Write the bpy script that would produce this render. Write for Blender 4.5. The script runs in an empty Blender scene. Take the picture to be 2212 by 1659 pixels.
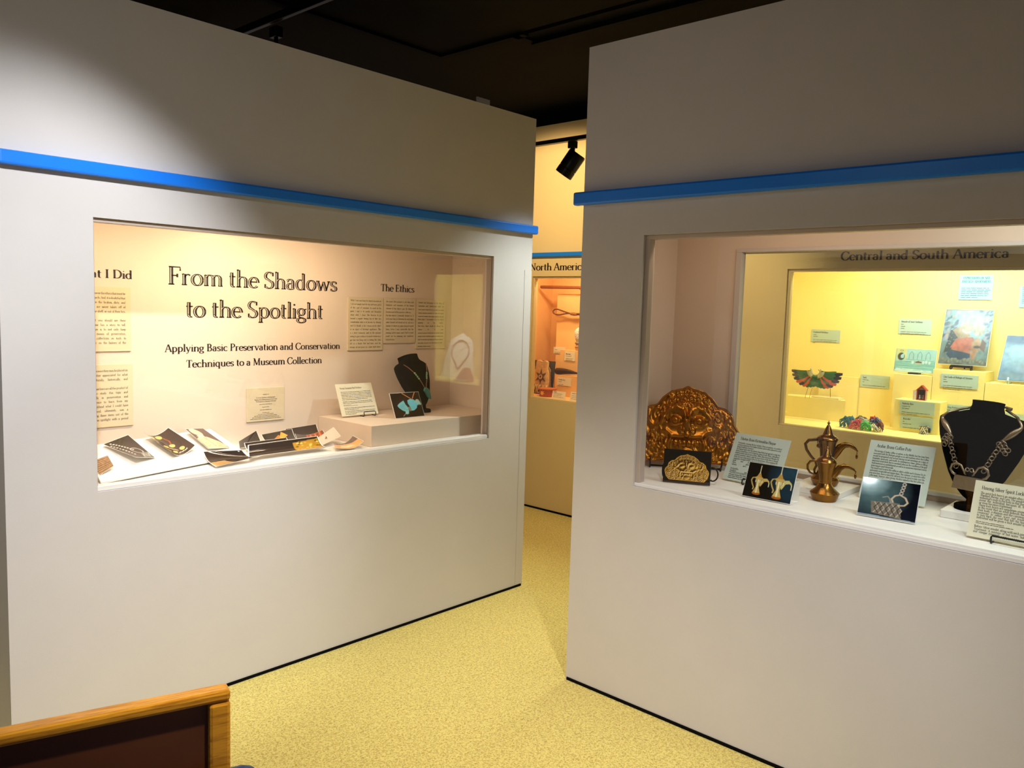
import bpy, math, random
import numpy as np
from mathutils import Vector, Matrix

random.seed(7)
RNG = np.random.default_rng(11)
PI = math.pi
rad = math.radians
scene = bpy.context.scene
COL = scene.collection

# ------------------------------------------------------------------ camera, world, lights, exposure
cam_d = bpy.data.cameras.new('camera')
cam_d.sensor_fit = 'HORIZONTAL'
cam_d.sensor_width = 36.0
cam_d.lens = 1754.3 / 2212.0 * 36.0
cam_d.clip_start = 0.05
cam = bpy.data.objects.new('camera', cam_d)
COL.objects.link(cam)
_yaw, _pit, _rol = 0.741367515, -0.0930517806, 0.0307169205
_f = Vector((math.cos(_yaw) * math.cos(_pit), math.sin(_yaw) * math.cos(_pit), math.sin(_pit)))
_r = _f.cross(Vector((0, 0, 1))).normalized()
_u = _r.cross(_f)
_r2 = math.cos(_rol) * _r + math.sin(_rol) * _u
_u2 = -math.sin(_rol) * _r + math.cos(_rol) * _u
cam.matrix_world = Matrix(((_r2.x, _u2.x, -_f.x, 0), (_r2.y, _u2.y, -_f.y, 0), (_r2.z, _u2.z, -_f.z, 1.5), (0, 0, 0, 1)))
scene.camera = cam

scene.view_settings.view_transform = 'Standard'
scene.view_settings.look = 'None'
scene.view_settings.exposure = 0.0
scene.view_settings.gamma = 1.0
scene.view_settings.use_curve_mapping = False

world = bpy.data.worlds.new('world')
scene.world = world
world.use_nodes = True
_bg = world.node_tree.nodes['Background']
_bg.inputs[0].default_value = (1.0, 0.88, 0.79, 1)
_bg.inputs[1].default_value = 0.19


def spot(name, loc, target, power, color, angle, blend=0.5, size=0.04):
    d = bpy.data.lights.new(name, 'SPOT')
    d.energy = power
    d.color = color
    d.spot_size = rad(angle)
    d.spot_blend = blend
    d.shadow_soft_size = size
    o = bpy.data.objects.new(name, d)
    COL.objects.link(o)
    o.location = loc
    o.rotation_euler = (Vector(target) - Vector(loc)).to_track_quat('-Z', 'Y').to_euler()
    return o


def area(name, loc, down, power, color, sx, sy, along):
    """rectangle lamp: sx runs along the vector 'along', the light leaves along 'down'"""
    d = bpy.data.lights.new(name, 'AREA')
    d.shape = 'RECTANGLE'
    d.size = sx
    d.size_y = sy
    d.energy = power
    d.color = color
    o = bpy.data.objects.new(name, d)
    COL.objects.link(o)
    z = -Vector(down).normalized()
    x = Vector(along).normalized()
    y = z.cross(x).normalized()
    x = y.cross(z)
    o.matrix_world = Matrix(((x.x, y.x, z.x, loc[0]), (x.y, y.y, z.y, loc[1]), (x.z, y.z, z.z, loc[2]), (0, 0, 0, 1)))
    return o


COOL = (0.93, 0.96, 1.0)
WARM = (1.0, 0.69, 0.34)
PEACH = (1.0, 0.76, 0.52)
# track spots of the front aisle (their heads hang outside the frame)
spot('spot_light', (0.42, 1.20, 2.72), (0.78, 2.84, 1.24), 250, COOL, 56, 0.6)
spot('spot_light', (3.60, 2.15, 2.43), (2.85, 2.84, 0.80), 120, (0.90, 1.0, 0.96), 66, 0.8)
spot('spot_light', (1.30, 0.35, 2.74), (1.95, 2.84, 0.20), 22, COOL, 46, 0.9)
spot('spot_light', (1.05, 0.25, 2.74), (2.20, 1.35, 0.00), 165, (0.97, 0.97, 0.98), 54, 0.9)
spot('spot_light', (1.0, 0.9, 2.74), (1.5, 2.0, 0.0), 178, (1.0, 0.92, 0.76), 66, 0.9)
spot('spot_light', (0.4, -0.6, 2.74), (2.3, 0.3, 0.0), 120, (1.0, 0.96, 0.92), 54, 0.9)
# aisle behind: warm spots on the far wall
spot('spot_light', (3.60, 3.60, 2.55), (4.58, 3.78, 1.40), 66, WARM, 128, 0.3)
spot('spot_light', (3.60, 2.30, 2.60), (4.58, 2.36, 1.62), 44, (1.0, 0.78, 0.42), 56, 0.9)
spot('spot_light', (3.70, 2.75, 2.50), (3.85, 3.0, 0.0), 48, (1.0, 0.78, 0.40), 80, 0.7)
# lamps inside the display cases
X, Y = (1, 0, 0), (0, 1, 0)
area('case_light', (1.70, 2.955, 1.79), (0, .35, -1), 10, PEACH, 1.3, 0.04, X)
spot('case_light', (1.72, 2.97, 1.79), (1.78, 3.38, 1.52), 5.0, (1.0, 0.86, 0.60), 120, 0.9, 0.05)
spot('case_light', (1.45, 2.98, 1.79), (1.50, 3.12, 0.85), 16.0, (1.0, 0.92, 0.78), 70, 0.9, 0.05)
area('case_light', (2.66, 0.30, 1.93), (.35, 0, -1), 8.5, (0.88, 1.0, 0.97), 0.8, 0.05, Y)
area('case_light', (2.66, 1.30, 1.93), (.35, 0.1, -1), 2.6, (1.0, 0.76, 0.54), 0.6, 0.05, Y)
area('case_light', (4.72, 1.00, 1.93), (.35, 0, -1), 12.5, (0.82, 0.97, 1.0), 0.7, 0.08, Y)
spot('case_light', (4.74, 1.32, 1.92), (5.25, 1.42, 1.66), 9.0, (0.66, 0.92, 1.0), 100, 0.9, 0.05)
spot('case_light', (4.70, 0.48, 1.92), (4.98, 0.545, 1.05), 75, (0.90, 1.0, 0.97), 36, 0.8, 0.04)  # added spot, brightens the necklace board so its reflection shows
area('case_light', (4.72, 1.75, 1.93), (.35, 0, -1), 5.0, (1.0, 0.84, 0.50), 0.6, 0.08, Y)
area('case_light', (4.72, 3.75, 1.88), (.35, 0, -1), 7.0, (1.0, 0.68, 0.38), 0.8, 0.08, Y)


# ------------------------------------------------------------------ materials
def s2l(c):
    c = c / 255.0
    return c / 12.92 if c <= 0.04045 else ((c + 0.055) / 1.055) ** 2.4


def S(r, g, b):
    return (s2l(r), s2l(g), s2l(b), 1.0)


MATS = {}


def mat(name, color, rough=0.6, metal=0.0, noise=0.0, nscale=20.0, bump=0.0, bscale=200.0, spec=0.5, coat=0.0, sheen=0.0):
    if name in MATS:
        return MATS[name]
    m = bpy.data.materials.new(name)
    m.use_nodes = True
    nt = m.node_tree
    b = nt.nodes['Principled BSDF']
    b.inputs['Roughness'].default_value = rough
    b.inputs['Metallic'].default_value = metal
    b.inputs['Specular IOR Level'].default_value = spec
    if coat:
        b.inputs['Coat Weight'].default_value = coat
    if sheen:
        b.inputs['Sheen Weight'].default_value = sheen
    tc = nt.nodes.new('ShaderNodeTexCoord')
    n = nt.nodes.new('ShaderNodeTexNoise')
    n.inputs['Scale'].default_value = nscale
    n.inputs['Detail'].default_value = 4
    nt.links.new(tc.outputs['Object'], n.inputs['Vector'])
    mx = nt.nodes.new('ShaderNodeMix')
    mx.data_type = 'RGBA'
    k = 1.0 - noise
    mx.inputs[6].default_value = (color[0] * k, color[1] * k, color[2] * k, 1)
    k = 1.0 + noise
    mx.inputs[7].default_value = (min(1, color[0] * k), min(1, color[1] * k), min(1, color[2] * k), 1)
    nt.links.new(n.outputs['Fac'], mx.inputs[0])
    nt.links.new(mx.outputs[2], b.inputs['Base Color'])
    if bump:
        n2 = nt.nodes.new('ShaderNodeTexNoise')
        n2.inputs['Scale'].default_value = bscale
        n2.inputs['Detail'].default_value = 3
        nt.links.new(tc.outputs['Object'], n2.inputs['Vector'])
        bp = nt.nodes.new('ShaderNodeBump')
        bp.inputs['Strength'].default_value = bump
        bp.inputs['Distance'].default_value = 0.01
        nt.links.new(n2.outputs['Fac'], bp.inputs['Height'])
        nt.links.new(bp.outputs['Normal'], b.inputs['Normal'])
    MATS[name] = m
    return m


def glass_mat():
    m = bpy.data.materials.new('window_glass')
    m.use_nodes = True
    nt = m.node_tree
    nt.nodes.remove(nt.nodes['Principled BSDF'])
    out = nt.nodes['Material Output']
    tr = nt.nodes.new('ShaderNodeBsdfTransparent')
    tr.inputs[0].default_value = (0.985, 0.995, 0.99, 1)
    gl = nt.nodes.new('ShaderNodeBsdfGlossy')
    gl.inputs['Roughness'].default_value = 0.0
    fr = nt.nodes.new('ShaderNodeFresnel')
    # the same reflectance from either side of the sheet
    ge = nt.nodes.new('ShaderNodeNewGeometry')
    io = nt.nodes.new('ShaderNodeMix')
    io.inputs[2].default_value = 1.5
    io.inputs[3].default_value = 1 / 1.5
    nt.links.new(ge.outputs['Backfacing'], io.inputs[0])
    nt.links.new(io.outputs[0], fr.inputs['IOR'])
    mx = nt.nodes.new('ShaderNodeMixShader')
    nt.links.new(fr.outputs[0], mx.inputs[0])
    nt.links.new(tr.outputs[0], mx.inputs[1])
    nt.links.new(gl.outputs[0], mx.inputs[2])
    nt.links.new(mx.outputs[0], out.inputs[0])
    return m


def carpet_mat():
    m = bpy.data.materials.new('carpet')
    m.use_nodes = True
    nt = m.node_tree
    b = nt.nodes['Principled BSDF']
    b.inputs['Roughness'].default_value = 0.95
    b.inputs['Specular IOR Level'].default_value = 0.1
    b.inputs['Sheen Weight'].default_value = 0.3
    tc = nt.nodes.new('ShaderNodeTexCoord')
    v = nt.nodes.new('ShaderNodeTexVoronoi')
    v.inputs['Scale'].default_value = 190
    n = nt.nodes.new('ShaderNodeTexNoise')
    n.inputs['Scale'].default_value = 95
    n.inputs['Detail'].default_value = 3
    n.inputs['Roughness'].default_value = 0.7
    for t in (v, n):
        nt.links.new(tc.outputs['Object'], t.inputs['Vector'])
    ad = nt.nodes.new('ShaderNodeMath')
    ad.operation = 'MULTIPLY_ADD'
    ad.inputs[1].default_value = 0.55
    nt.links.new(v.outputs['Distance'], ad.inputs[0])
    nt.links.new(n.outputs['Fac'], ad.inputs[2])
    cr = nt.nodes.new('ShaderNodeValToRGB')
    e = cr.color_ramp.elements
    e[0].position, e[0].color = 0.36, S(132, 108, 46)
    e[1].position, e[1].color = 0.88, S(224, 206, 116)
    x = e.new(0.62)
    x.color = S(190, 164, 80)
    nt.links.new(ad.outputs[0], cr.inputs[0])
    nt.links.new(cr.outputs[0], b.inputs['Base Color'])
    bp = nt.nodes.new('ShaderNodeBump')
    bp.inputs['Strength'].default_value = 0.7
    bp.inputs['Distance'].default_value = 0.004
    nt.links.new(ad.outputs[0], bp.inputs['Height'])
    nt.links.new(bp.outputs['Normal'], b.inputs['Normal'])
    return m


def oak_mat():
    m = bpy.data.materials.new('oak')
    m.use_nodes = True
    nt = m.node_tree
    b = nt.nodes['Principled BSDF']
    b.inputs['Roughness'].default_value = 0.32
    tc = nt.nodes.new('ShaderNodeTexCoord')
    mp = nt.nodes.new('ShaderNodeMapping')
    mp.inputs['Scale'].default_value = (3, 40, 40)
    n = nt.nodes.new('ShaderNodeTexNoise')
    n.inputs['Scale'].default_value = 3.5
    n.inputs['Detail'].default_value = 6
    n.inputs['Roughness'].default_value = 0.65
    nt.links.new(tc.outputs['Object'], mp.inputs['Vector'])
    nt.links.new(mp.outputs[0], n.inputs['Vector'])
    cr = nt.nodes.new('ShaderNodeValToRGB')
    e = cr.color_ramp.elements
    e[0].position, e[0].color = 0.25, S(168, 96, 18)
    e[1].position, e[1].color = 0.55, S(248, 172, 44)
    nt.links.new(n.outputs['Fac'], cr.inputs[0])
    nt.links.new(cr.outputs[0], b.inputs['Base Color'])
    return m


def print_mat(name, rough):
    m = bpy.data.materials.new(name)
    m.use_nodes = True
    nt = m.node_tree
    b = nt.nodes['Principled BSDF']
    b.inputs['Roughness'].default_value = rough
    a = nt.nodes.new('ShaderNodeAttribute')
    a.attribute_name = 'Col'
    nt.links.new(a.outputs['Color'], b.inputs['Base Color'])
    return m


def lamp_mat():
    m = bpy.data.materials.new('lamp_face')
    m.use_nodes = True
    b = m.node_tree.nodes['Principled BSDF']
    b.inputs['Emission Color'].default_value = (0.9, 0.95, 1.0, 1)
    b.inputs['Emission Strength'].default_value = 90
    return m


def band_mat(name, cols, scale, rough=0.8, axis='Z', distortion=0.0):
    """striped / woven pattern from a wave texture"""
    m = bpy.data.materials.new(name)
    m.use_nodes = True
    nt = m.node_tree
    b = nt.nodes['Principled BSDF']
    b.inputs['Roughness'].default_value = rough
    tc = nt.nodes.new('ShaderNodeTexCoord')
    w = nt.nodes.new('ShaderNodeTexWave')
    w.bands_direction = axis
    w.inputs['Scale'].default_value = scale
    w.inputs['Distortion'].default_value = distortion
    w.inputs['Detail Scale'].default_value = 4
    nt.links.new(tc.outputs['Object'], w.inputs['Vector'])
    cr = nt.nodes.new('ShaderNodeValToRGB')
    cr.color_ramp.interpolation = 'CONSTANT'
    e = cr.color_ramp.elements
    n = len(cols)
    e[0].position, e[0].color = 0.0, cols[0]
    e[1].position, e[1].color = 1.0 / n, cols[1]
    for i in range(2, n):
        x = e.new(i / n)
        x.color = cols[i]
    nt.links.new(w.outputs['Fac'], cr.inputs[0])
    nt.links.new(cr.outputs[0], b.inputs['Base Color'])
    return m


M_WALL = mat('wall_paint', S(208, 202, 199), 0.75, noise=0.03, nscale=6, bump=0.05, bscale=350, spec=0.25)
M_CREAM = mat('cream_wall_paint', S(226, 206, 156), 0.75, noise=0.02, nscale=6, bump=0.05, bscale=350, spec=0.2)
M_BLUE = mat('blue_gloss_paint', S(24, 126, 246), 0.35, noise=0.04, nscale=8)
M_BLACKC = mat('black_ceiling_paint', S(21, 19, 17), 0.9, noise=0.3, nscale=3, spec=0.1)
M_BLACKB = mat('black_vinyl_base', S(8, 7, 8), 0.85, noise=0.1, spec=0.1)
M_CASE = mat('case_paint', S(226, 208, 190), 0.7, noise=0.02, nscale=6, spec=0.2)
M_CASE2 = mat('warm_grey_case_paint', S(206, 182, 162), 0.7, noise=0.02, nscale=6, spec=0.2)
M_YEL = mat('yellow_case_paint', S(251, 232, 148), 0.75, noise=0.02, nscale=6, spec=0.2)
M_ORA = mat('orange_case_paint', S(240, 196, 132), 0.75, noise=0.02, nscale=6, spec=0.2)
M_FRAME = mat('shaded_frame_paint', S(188, 172, 162), 0.45, noise=0.02)  # frame sides and top carry the recess shade in their colour
M_WHITE = mat('white_paint', S(238, 234, 228), 0.5, noise=0.02)
M_CARD = mat('cream_card', S(232, 226, 200), 0.7, noise=0.02)
M_CARDG = mat('pale_card', S(196, 208, 198), 0.7, noise=0.02)
M_LABEL = mat('pale_label', S(184, 206, 194), 0.7, noise=0.02)
M_LABELB = mat('pale_blue_label', S(160, 204, 206), 0.7, noise=0.02)
M_PANEL = mat('buff_panel', S(218, 202, 168), 0.75, noise=0.02)
M_INK = mat('black_ink', S(26, 14, 12), 0.6)
M_INKB = mat('blue_ink', S(40, 110, 130), 0.6)
M_INKS = mat('grey_print', S(92, 82, 66), 0.7)
M_WIRE = mat('black_wire', S(14, 13, 13), 0.35, metal=0.3)
M_BRASSW = mat('brass_wire', S(150, 110, 40), 0.35, metal=0.9)
M_VELVET = mat('black_velvet', S(4, 4, 4), 0.95, spec=0.05, noise=0.3, nscale=60)
M_GLASS = glass_mat()
M_CARPET = carpet_mat()
M_OAK = oak_mat()
M_PHOTO = print_mat('glossy_print', 0.06)
M_PAINTG = print_mat('painted_tin', 0.35)
M_TRACK = mat('black_track', S(12, 11, 11), 0.3, metal=0.5)
M_SILVER = mat('old_silver', S(150, 132, 108), 0.38, metal=0.9, noise=0.2, nscale=60)
M_BRASS = mat('old_brass', S(124, 86, 38), 0.24, metal=0.95, noise=0.3, nscale=30, bump=0.08, bscale=90)
M_GILT = mat('gilt_brass', S(164, 104, 30), 0.30, metal=0.9, noise=0.35, nscale=14)
M_TURQ = mat('turquoise', S(42, 140, 136), 0.35, noise=0.25, nscale=50)
M_TURQG = mat('green_turquoise', S(150, 190, 150), 0.4, noise=0.2, nscale=80)
M_BEAD = mat('coral_bead', S(190, 120, 90), 0.4, noise=0.3, nscale=80)
M_BLUEF = mat('blue_upholstery', S(22, 58, 104), 0.85, noise=0.15, nscale=200, sheen=0.3)
M_BROWNP = mat('dark_brown_panel', S(104, 54, 22), 0.55, noise=0.15, nscale=15)


# ------------------------------------------------------------------ mesh helpers
class MB:
    def __init__(self):
        self.v, self.f, self.m = [], [], []

    def add(self, vs, fs, m=0, T=None):
        o = len(self.v)
        if T is not None:
            vs = [T @ Vector(p) for p in vs]
        self.v += [tuple(p) for p in vs]
        self.f += [tuple(i + o for i in f) for f in fs]
        self.m += [m] * len(fs)
        return self

    def box(self, x0, y0, z0, x1, y1, z1, m=0, T=None):
        vs = [(x, y, z) for z in (z0, z1) for y in (y0, y1) for x in (x0, x1)]
        fs = [(0, 2, 3, 1), (4, 5, 7, 6), (0, 1, 5, 4), (2, 6, 7, 3), (0, 4, 6, 2), (1, 3, 7, 5)]
        return self.add(vs, fs, m, T)

    def rings(self, rings, m=0, cap=True, closed=False, T=None):
        n = len(rings[0])
        vs = [p for r in rings for p in r]
        fs = []
        R = len(rings)
        for i in range(R if closed else R - 1):
            a, b = i * n, ((i + 1) % R) * n
            for j in range(n):
                k = (j + 1) % n
                fs.append((a + j, a + k, b + k, b + j))
        if cap and not closed:
            fs.append(tuple(range(n - 1, -1, -1)))
            fs.append(tuple(range((R - 1) * n, R * n)))
        return self.add(vs, fs, m, T)

    def tube(self, path, r, n=8, m=0, closed=False, flat=1.0, T=None):
        P = [Vector(p) for p in path]
        N = len(P)
        rs = r if hasattr(r, '__len__') else [r] * N
        rings = []
        prev = None
        for i in range(N):
            if closed:
                t = P[(i + 1) % N] - P[i - 1]
            else:
                t = P[min(i + 1, N - 1)] - P[max(i - 1, 0)]
            t.normalize()
            if prev is None:
                a = Vector((0, 1, 0)) if abs(t.y) < 0.9 else Vector((1, 0, 0))
                u = t.cross(a).normalized()
            else:
                u = (prev - t * prev.dot(t))
                if u.length < 1e-6:
                    u = t.cross(Vector((0, 1, 0)))
                u.normalize()
            prev = u
            w = t.cross(u)
            rings.append([P[i] + rs[i] * (math.cos(2 * PI * k / n) * u + flat * math.sin(2 * PI * k / n) * w) for k in range(n)])
        return self.rings(rings, m, cap=not closed, closed=closed, T=T)

    def lathe(self, prof, n=32, m=0, T=None):
        rings = [[(r * math.cos(2 * PI * k / n), r * math.sin(2 * PI * k / n), z) for k in range(n)] for r, z in prof]
        return self.rings(rings, m, T=T)

    def prism(self, poly, y0, y1, m=0, T=None):
        """polygon in the xz plane extruded along y"""
        return self.rings([[(x, y0, z) for x, z in poly], [(x, y1, z) for x, z in poly]], m, T=T)

    def ball(self, c, r, n=10, m=0, sq=(1, 1, 1), T=None):
        rings = []
        for i in range(n // 2 + 1):
            a = PI * i / (n // 2)
            q = max(math.sin(a), 0.02)
            rings.append([(c[0] + r * sq[0] * q * math.cos(2 * PI * k / n), c[1] + r * sq[1] * q * math.sin(2 * PI * k / n), c[2] - r * sq[2] * math.cos(a)) for k in range(n)])
        return self.rings(rings, m, T=T)

    def torus(self, c, R, r, n=18, k=8, T=None, m=0):
        pts = [(c[0] + R * math.cos(2 * PI * i / n), c[1], c[2] + R * math.sin(2 * PI * i / n)) for i in range(n)]
        return self.tube(pts, r, k, m, closed=True, T=T)

    def build(self, name, mats, parent=None, smooth=False, bevel=0.0, auto=None, loc=None, rz=0.0, tilt=0.0):
        me = bpy.data.meshes.new(name)
        me.from_pydata(self.v, [], self.f)
        if not isinstance(mats, (list, tuple)):
            mats = [mats]
        for x in mats:
            me.materials.append(x)
        if len(mats) > 1:
            me.polygons.foreach_set('material_index', self.m)
        if smooth:
            me.polygons.foreach_set('use_smooth', [True] * len(self.f))
            if auto:
                me.set_sharp_from_angle(angle=rad(auto))
        me.validate()
        me.update()
        o = bpy.data.objects.new(name, me)
        COL.objects.link(o)
        if bevel:
            b = o.modifiers.new('bevel', 'BEVEL')
            b.width = bevel
            b.segments = 2
            b.limit_method = 'ANGLE'
        if parent:
            o.parent = parent
        if loc is not None:
            o.location = loc
        o.rotation_euler = (-tilt, 0, rz)
        return o


def tag(o, label, cat, group=None):
    o['label'] = label
    o['category'] = cat
    if group:
        o['group'] = group
    return o


def thing(name, label, cat, loc=(0, 0, 0), rz=0.0, tilt=0.0, group=None):
    o = bpy.data.objects.new(name, None)
    o.empty_display_size = 0.05
    COL.objects.link(o)
    o.location = loc
    o.rotation_euler = (-tilt, 0, rz)
    return tag(o, label, cat, group)


def struct(o):
    o['kind'] = 'structure'
    return o


def copy_tree(o, parent=None):
    c = o.copy()
    COL.objects.link(c)
    if parent:
        c.parent = parent
    for ch in list(o.children):
        copy_tree(ch, c)
    return c


FR = rad(-90)      # yaw of things that face the right-hand and far walls' viewers (local x -> world -y)


# ------------------------------------------------------------------ a serif alphabet drawn with a broad pen
# strokes: L = full pen polyline, T = thin polyline, A = arc (cx, cy, rx, ry, start, end), S = serif (x, y, width), D = dot (x, y, r)
GL = {
    'a': (.52, 'A .22 .43 .15 .19 155 0;L .37 .43 .37 .06 .44 .02;A .23 .18 .16 .18 40 325;D .09 .47 .04'),
    'b': (.58, 'L .12 .02 .12 1.03;T .03 1 .12 1.03;A .29 .31 .2 .31 150 -150'),
    'c': (.50, 'A .28 .31 .22 .31 50 315;D .43 .50 .045'),
    'd': (.60, 'L .44 .02 .44 1.03;T .34 1 .44 1.03;S .49 .015 .12;A .27 .31 .21 .31 40 320'),
    'e': (.51, 'A .27 .31 .21 .31 0 320;T .07 .35 .48 .35'),
    'f': (.35, 'L .15 0 .15 .82;A .30 .82 .15 .2 180 50;D .40 .95 .045;T .03 .6 .33 .6;S .15 .015 .26'),
    'g': (.54, 'A .24 .41 .17 .21 0 360;A .25 -.12 .21 .15 0 360;T .15 .22 .10 .12 .20 .05 .38 .02;T .38 .55 .53 .6'),
    'h': (.62, 'L .13 0 .13 1.03;T .03 1 .13 1.03;S .13 .015 .24;A .31 .41 .18 .2 165 0;L .49 .41 .49 0;S .49 .015 .24'),
    'i': (.28, 'L .14 0 .14 .62;T .04 .59 .14 .62;S .14 .015 .24;D .13 .86 .065'),
    'j': (.28, 'L .15 .62 .15 -.12;A .03 -.12 .12 .15 0 -90;D .14 .86 .065'),
    'k': (.60, 'L .13 0 .13 1.03;T .03 1 .13 1.03;S .13 .015 .24;T .13 .26 .46 .6;L .24 .38 .54 0;S .45 .6 .22;S .54 .015 .2'),
    'l': (.28, 'L .14 0 .14 1.03;T .04 1 .14 1.03;S .14 .015 .24'),
    'm': (.92, 'L .13 0 .13 .62;T .03 .59 .13 .62;S .13 .015 .22;A .29 .42 .17 .2 165 0;L .46 .42 .46 0;S .46 .015 .2;A .62 .42 .17 .2 165 0;L .79 .42 .79 0;S .79 .015 .22'),
    'n': (.62, 'L .13 0 .13 .62;T .03 .59 .13 .62;S .13 .015 .24;A .31 .41 .18 .2 165 0;L .49 .41 .49 0;S .49 .015 .24'),
    'o': (.57, 'A .285 .31 .22 .31 0 360'),
    'p': (.60, 'L .13 -.28 .13 .62;T .03 .59 .13 .62;S .13 -.27 .24;A .30 .31 .21 .31 150 -150'),
    'q': (.60, 'L .45 -.28 .45 .62;S .45 -.27 .24;A .28 .31 .21 .31 40 320'),
    'r': (.43, 'L .13 0 .13 .62;T .03 .59 .13 .62;S .13 .015 .24;T .13 .42 .22 .57 .34 .61;D .36 .57 .05'),
    's': (.43, 'A .21 .47 .14 .145 40 235;L .12 .38 .30 .25;A .20 .16 .15 .15 50 -140;T .35 .6 .35 .47;T .06 .16 .06 .02'),
    't': (.36, 'L .15 .85 .15 .14;A .25 .14 .1 .13 180 300;T .03 .61 .33 .61'),
    'u': (.62, 'L .13 .62 .13 .18;A .29 .19 .16 .18 180 350;L .47 .62 .47 0;T .04 .6 .13 .62;T .38 .6 .47 .62;S .52 .015 .12'),
    'v': (.56, 'L .08 .61 .28 0;T .28 0 .48 .61;S .10 .605 .2;S .46 .605 .18'),
    'w': (.82, 'L .08 .61 .25 0;T .25 0 .41 .58;L .41 .58 .57 0;T .57 0 .74 .61;S .09 .605 .2;S .73 .605 .18'),
    'x': (.56, 'L .08 .61 .47 0;T .08 0 .46 .61;S .1 .605 .2;S .44 .605 .18;S .1 .015 .18;S .46 .015 .2'),
    'y': (.56, 'L .08 .61 .28 .02;T .48 .61 .22 -.2 .1 -.26;S .10 .605 .2;S .46 .605 .18;D .08 -.22 .045'),
    'z': (.50, 'T .06 .6 .44 .6;L .44 .6 .06 .02;T .06 .02 .45 .02'),
    'A': (.72, 'T .06 .01 .34 1;L .36 1 .64 .01;T .17 .36 .51 .36;S .07 .015 .22;S .64 .015 .26'),
    'B': (.66, 'L .16 0 .16 1;A .28 .76 .2 .24 90 -90;A .28 .26 .27 .26 90 -90;T .05 .985 .28 .985;T .16 .52 .28 .52;T .05 .015 .28 .015'),
    'C': (.72, 'A .40 .5 .33 .5 48 318;T .66 .98 .66 .72;T .66 .3 .62 .1'),
    'D': (.78, 'L .16 0 .16 1;A .34 .5 .36 .49 90 -90;T .05 .985 .34 .985;T .05 .015 .34 .015'),
    'E': (.64, 'L .16 0 .16 1;T .05 .985 .54 .985 .55 .8;T .16 .52 .42 .52;T .42 .62 .42 .42;T .05 .015 .56 .015 .59 .22'),
    'F': (.60, 'L .16 0 .16 1;T .05 .985 .54 .985 .55 .78;T .16 .51 .42 .51;T .42 .61 .42 .41;S .16 .015 .26'),
    'G': (.78, 'A .40 .5 .33 .5 48 312;L .64 .06 .64 .42;S .64 .42 .24;T .66 .98 .66 .74'),
    'H': (.82, 'L .16 0 .16 1;L .65 0 .65 1;T .16 .52 .65 .52;S .16 .015 .26;S .16 .985 .26;S .65 .015 .26;S .65 .985 .26'),
    'I': (.36, 'L .18 0 .18 1;S .18 .015 .27;S .18 .985 .27'),
    'J': (.42, 'L .24 1 .24 .1;A .12 .1 .12 .2 0 -100;S .24 .985 .26'),
    'K': (.74, 'L .16 0 .16 1;T .16 .4 .58 .98;L .28 .56 .66 .01;S .16 .015 .26;S .16 .985 .26;S .58 .985 .22;S .66 .015 .24'),
    'L': (.62, 'L .16 0 .16 1;S .16 .985 .26;T .05 .015 .54 .015 .57 .24'),
    'M': (.92, 'T .14 0 .16 1;L .17 1 .46 .05;T .46 .05 .75 1;L .76 0 .75 1;S .13 .015 .22;S .12 .985 .18;S .77 .015 .26;S .80 .985 .18'),
    'N': (.80, 'T .15 0 .15 1;L .15 1 .64 .02;T .64 .02 .64 1;S .15 .015 .24;S .11 .985 .2;S .64 .985 .24'),
    'O': (.80, 'A .40 .5 .33 .5 0 360'),
    'P': (.62, 'L .16 0 .16 1;A .29 .74 .24 .25 90 -90;T .05 .985 .29 .985;T .16 .49 .29 .49;S .16 .015 .27'),
    'Q': (.80, 'A .40 .5 .33 .5 0 360;L .42 .02 .62 -.2 .76 -.22'),
    'R': (.70, 'L .16 0 .16 1;A .28 .75 .22 .24 90 -90;T .05 .985 .28 .985;T .16 .51 .28 .51;L .32 .51 .62 .02;S .16 .015 .26;S .65 .015 .16'),
    'S': (.56, 'A .28 .75 .19 .24 45 235;L .14 .62 .42 .38;A .27 .25 .21 .24 50 -140;T .47 .98 .47 .76;T .07 .26 .07 .03'),
    'T': (.66, 'L .33 0 .33 1;T .03 .78 .04 .985 .62 .985 .63 .78;S .33 .015 .28'),
    'U': (.76, 'L .16 1 .16 .3;A .37 .3 .21 .28 180 360;T .58 .3 .58 1;S .16 .985 .26;S .58 .985 .22'),
    'V': (.72, 'L .08 .99 .36 0;T .36 0 .64 .99;S .09 .985 .24;S .63 .985 .2'),
    'W': (1.02, 'L .08 .99 .30 0;T .30 0 .51 .95;L .51 .95 .72 0;T .72 0 .94 .99;S .09 .985 .24;S .51 .985 .2;S .93 .985 .2'),
    'X': (.74, 'L .08 .99 .64 .01;T .08 .01 .62 .99;S .1 .985 .24;S .61 .985 .2;S .1 .015 .2;S .62 .015 .24'),
    'Y': (.70, 'L .08 .99 .35 .45;L .35 .45 .35 0;T .35 .45 .62 .99;S .09 .985 .24;S .61 .985 .2;S .35 .015 .27'),
    'Z': (.66, 'T .08 .78 .08 .985 .58 .985;L .58 .985 .08 .02;T .08 .02 .58 .02 .6 .24'),
    '.': (.26, 'D .12 .06 .065'),
    ',': (.26, 'D .12 .06 .06;T .15 .05 .07 -.14'),
    ';': (.26, 'D .12 .06 .06;T .15 .05 .07 -.14;D .12 .5 .065'),
    ':': (.26, 'D .12 .06 .065;D .12 .5 .065'),
    '-': (.34, 'T .05 .28 .28 .28'),
    "'": (.22, 'T .12 1 .09 .78'),
    '"': (.34, 'T .1 1 .09 .78;T .22 1 .21 .78'),
    '/': (.40, 'T .04 -.05 .36 1'),
}
_gc = {}


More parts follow.
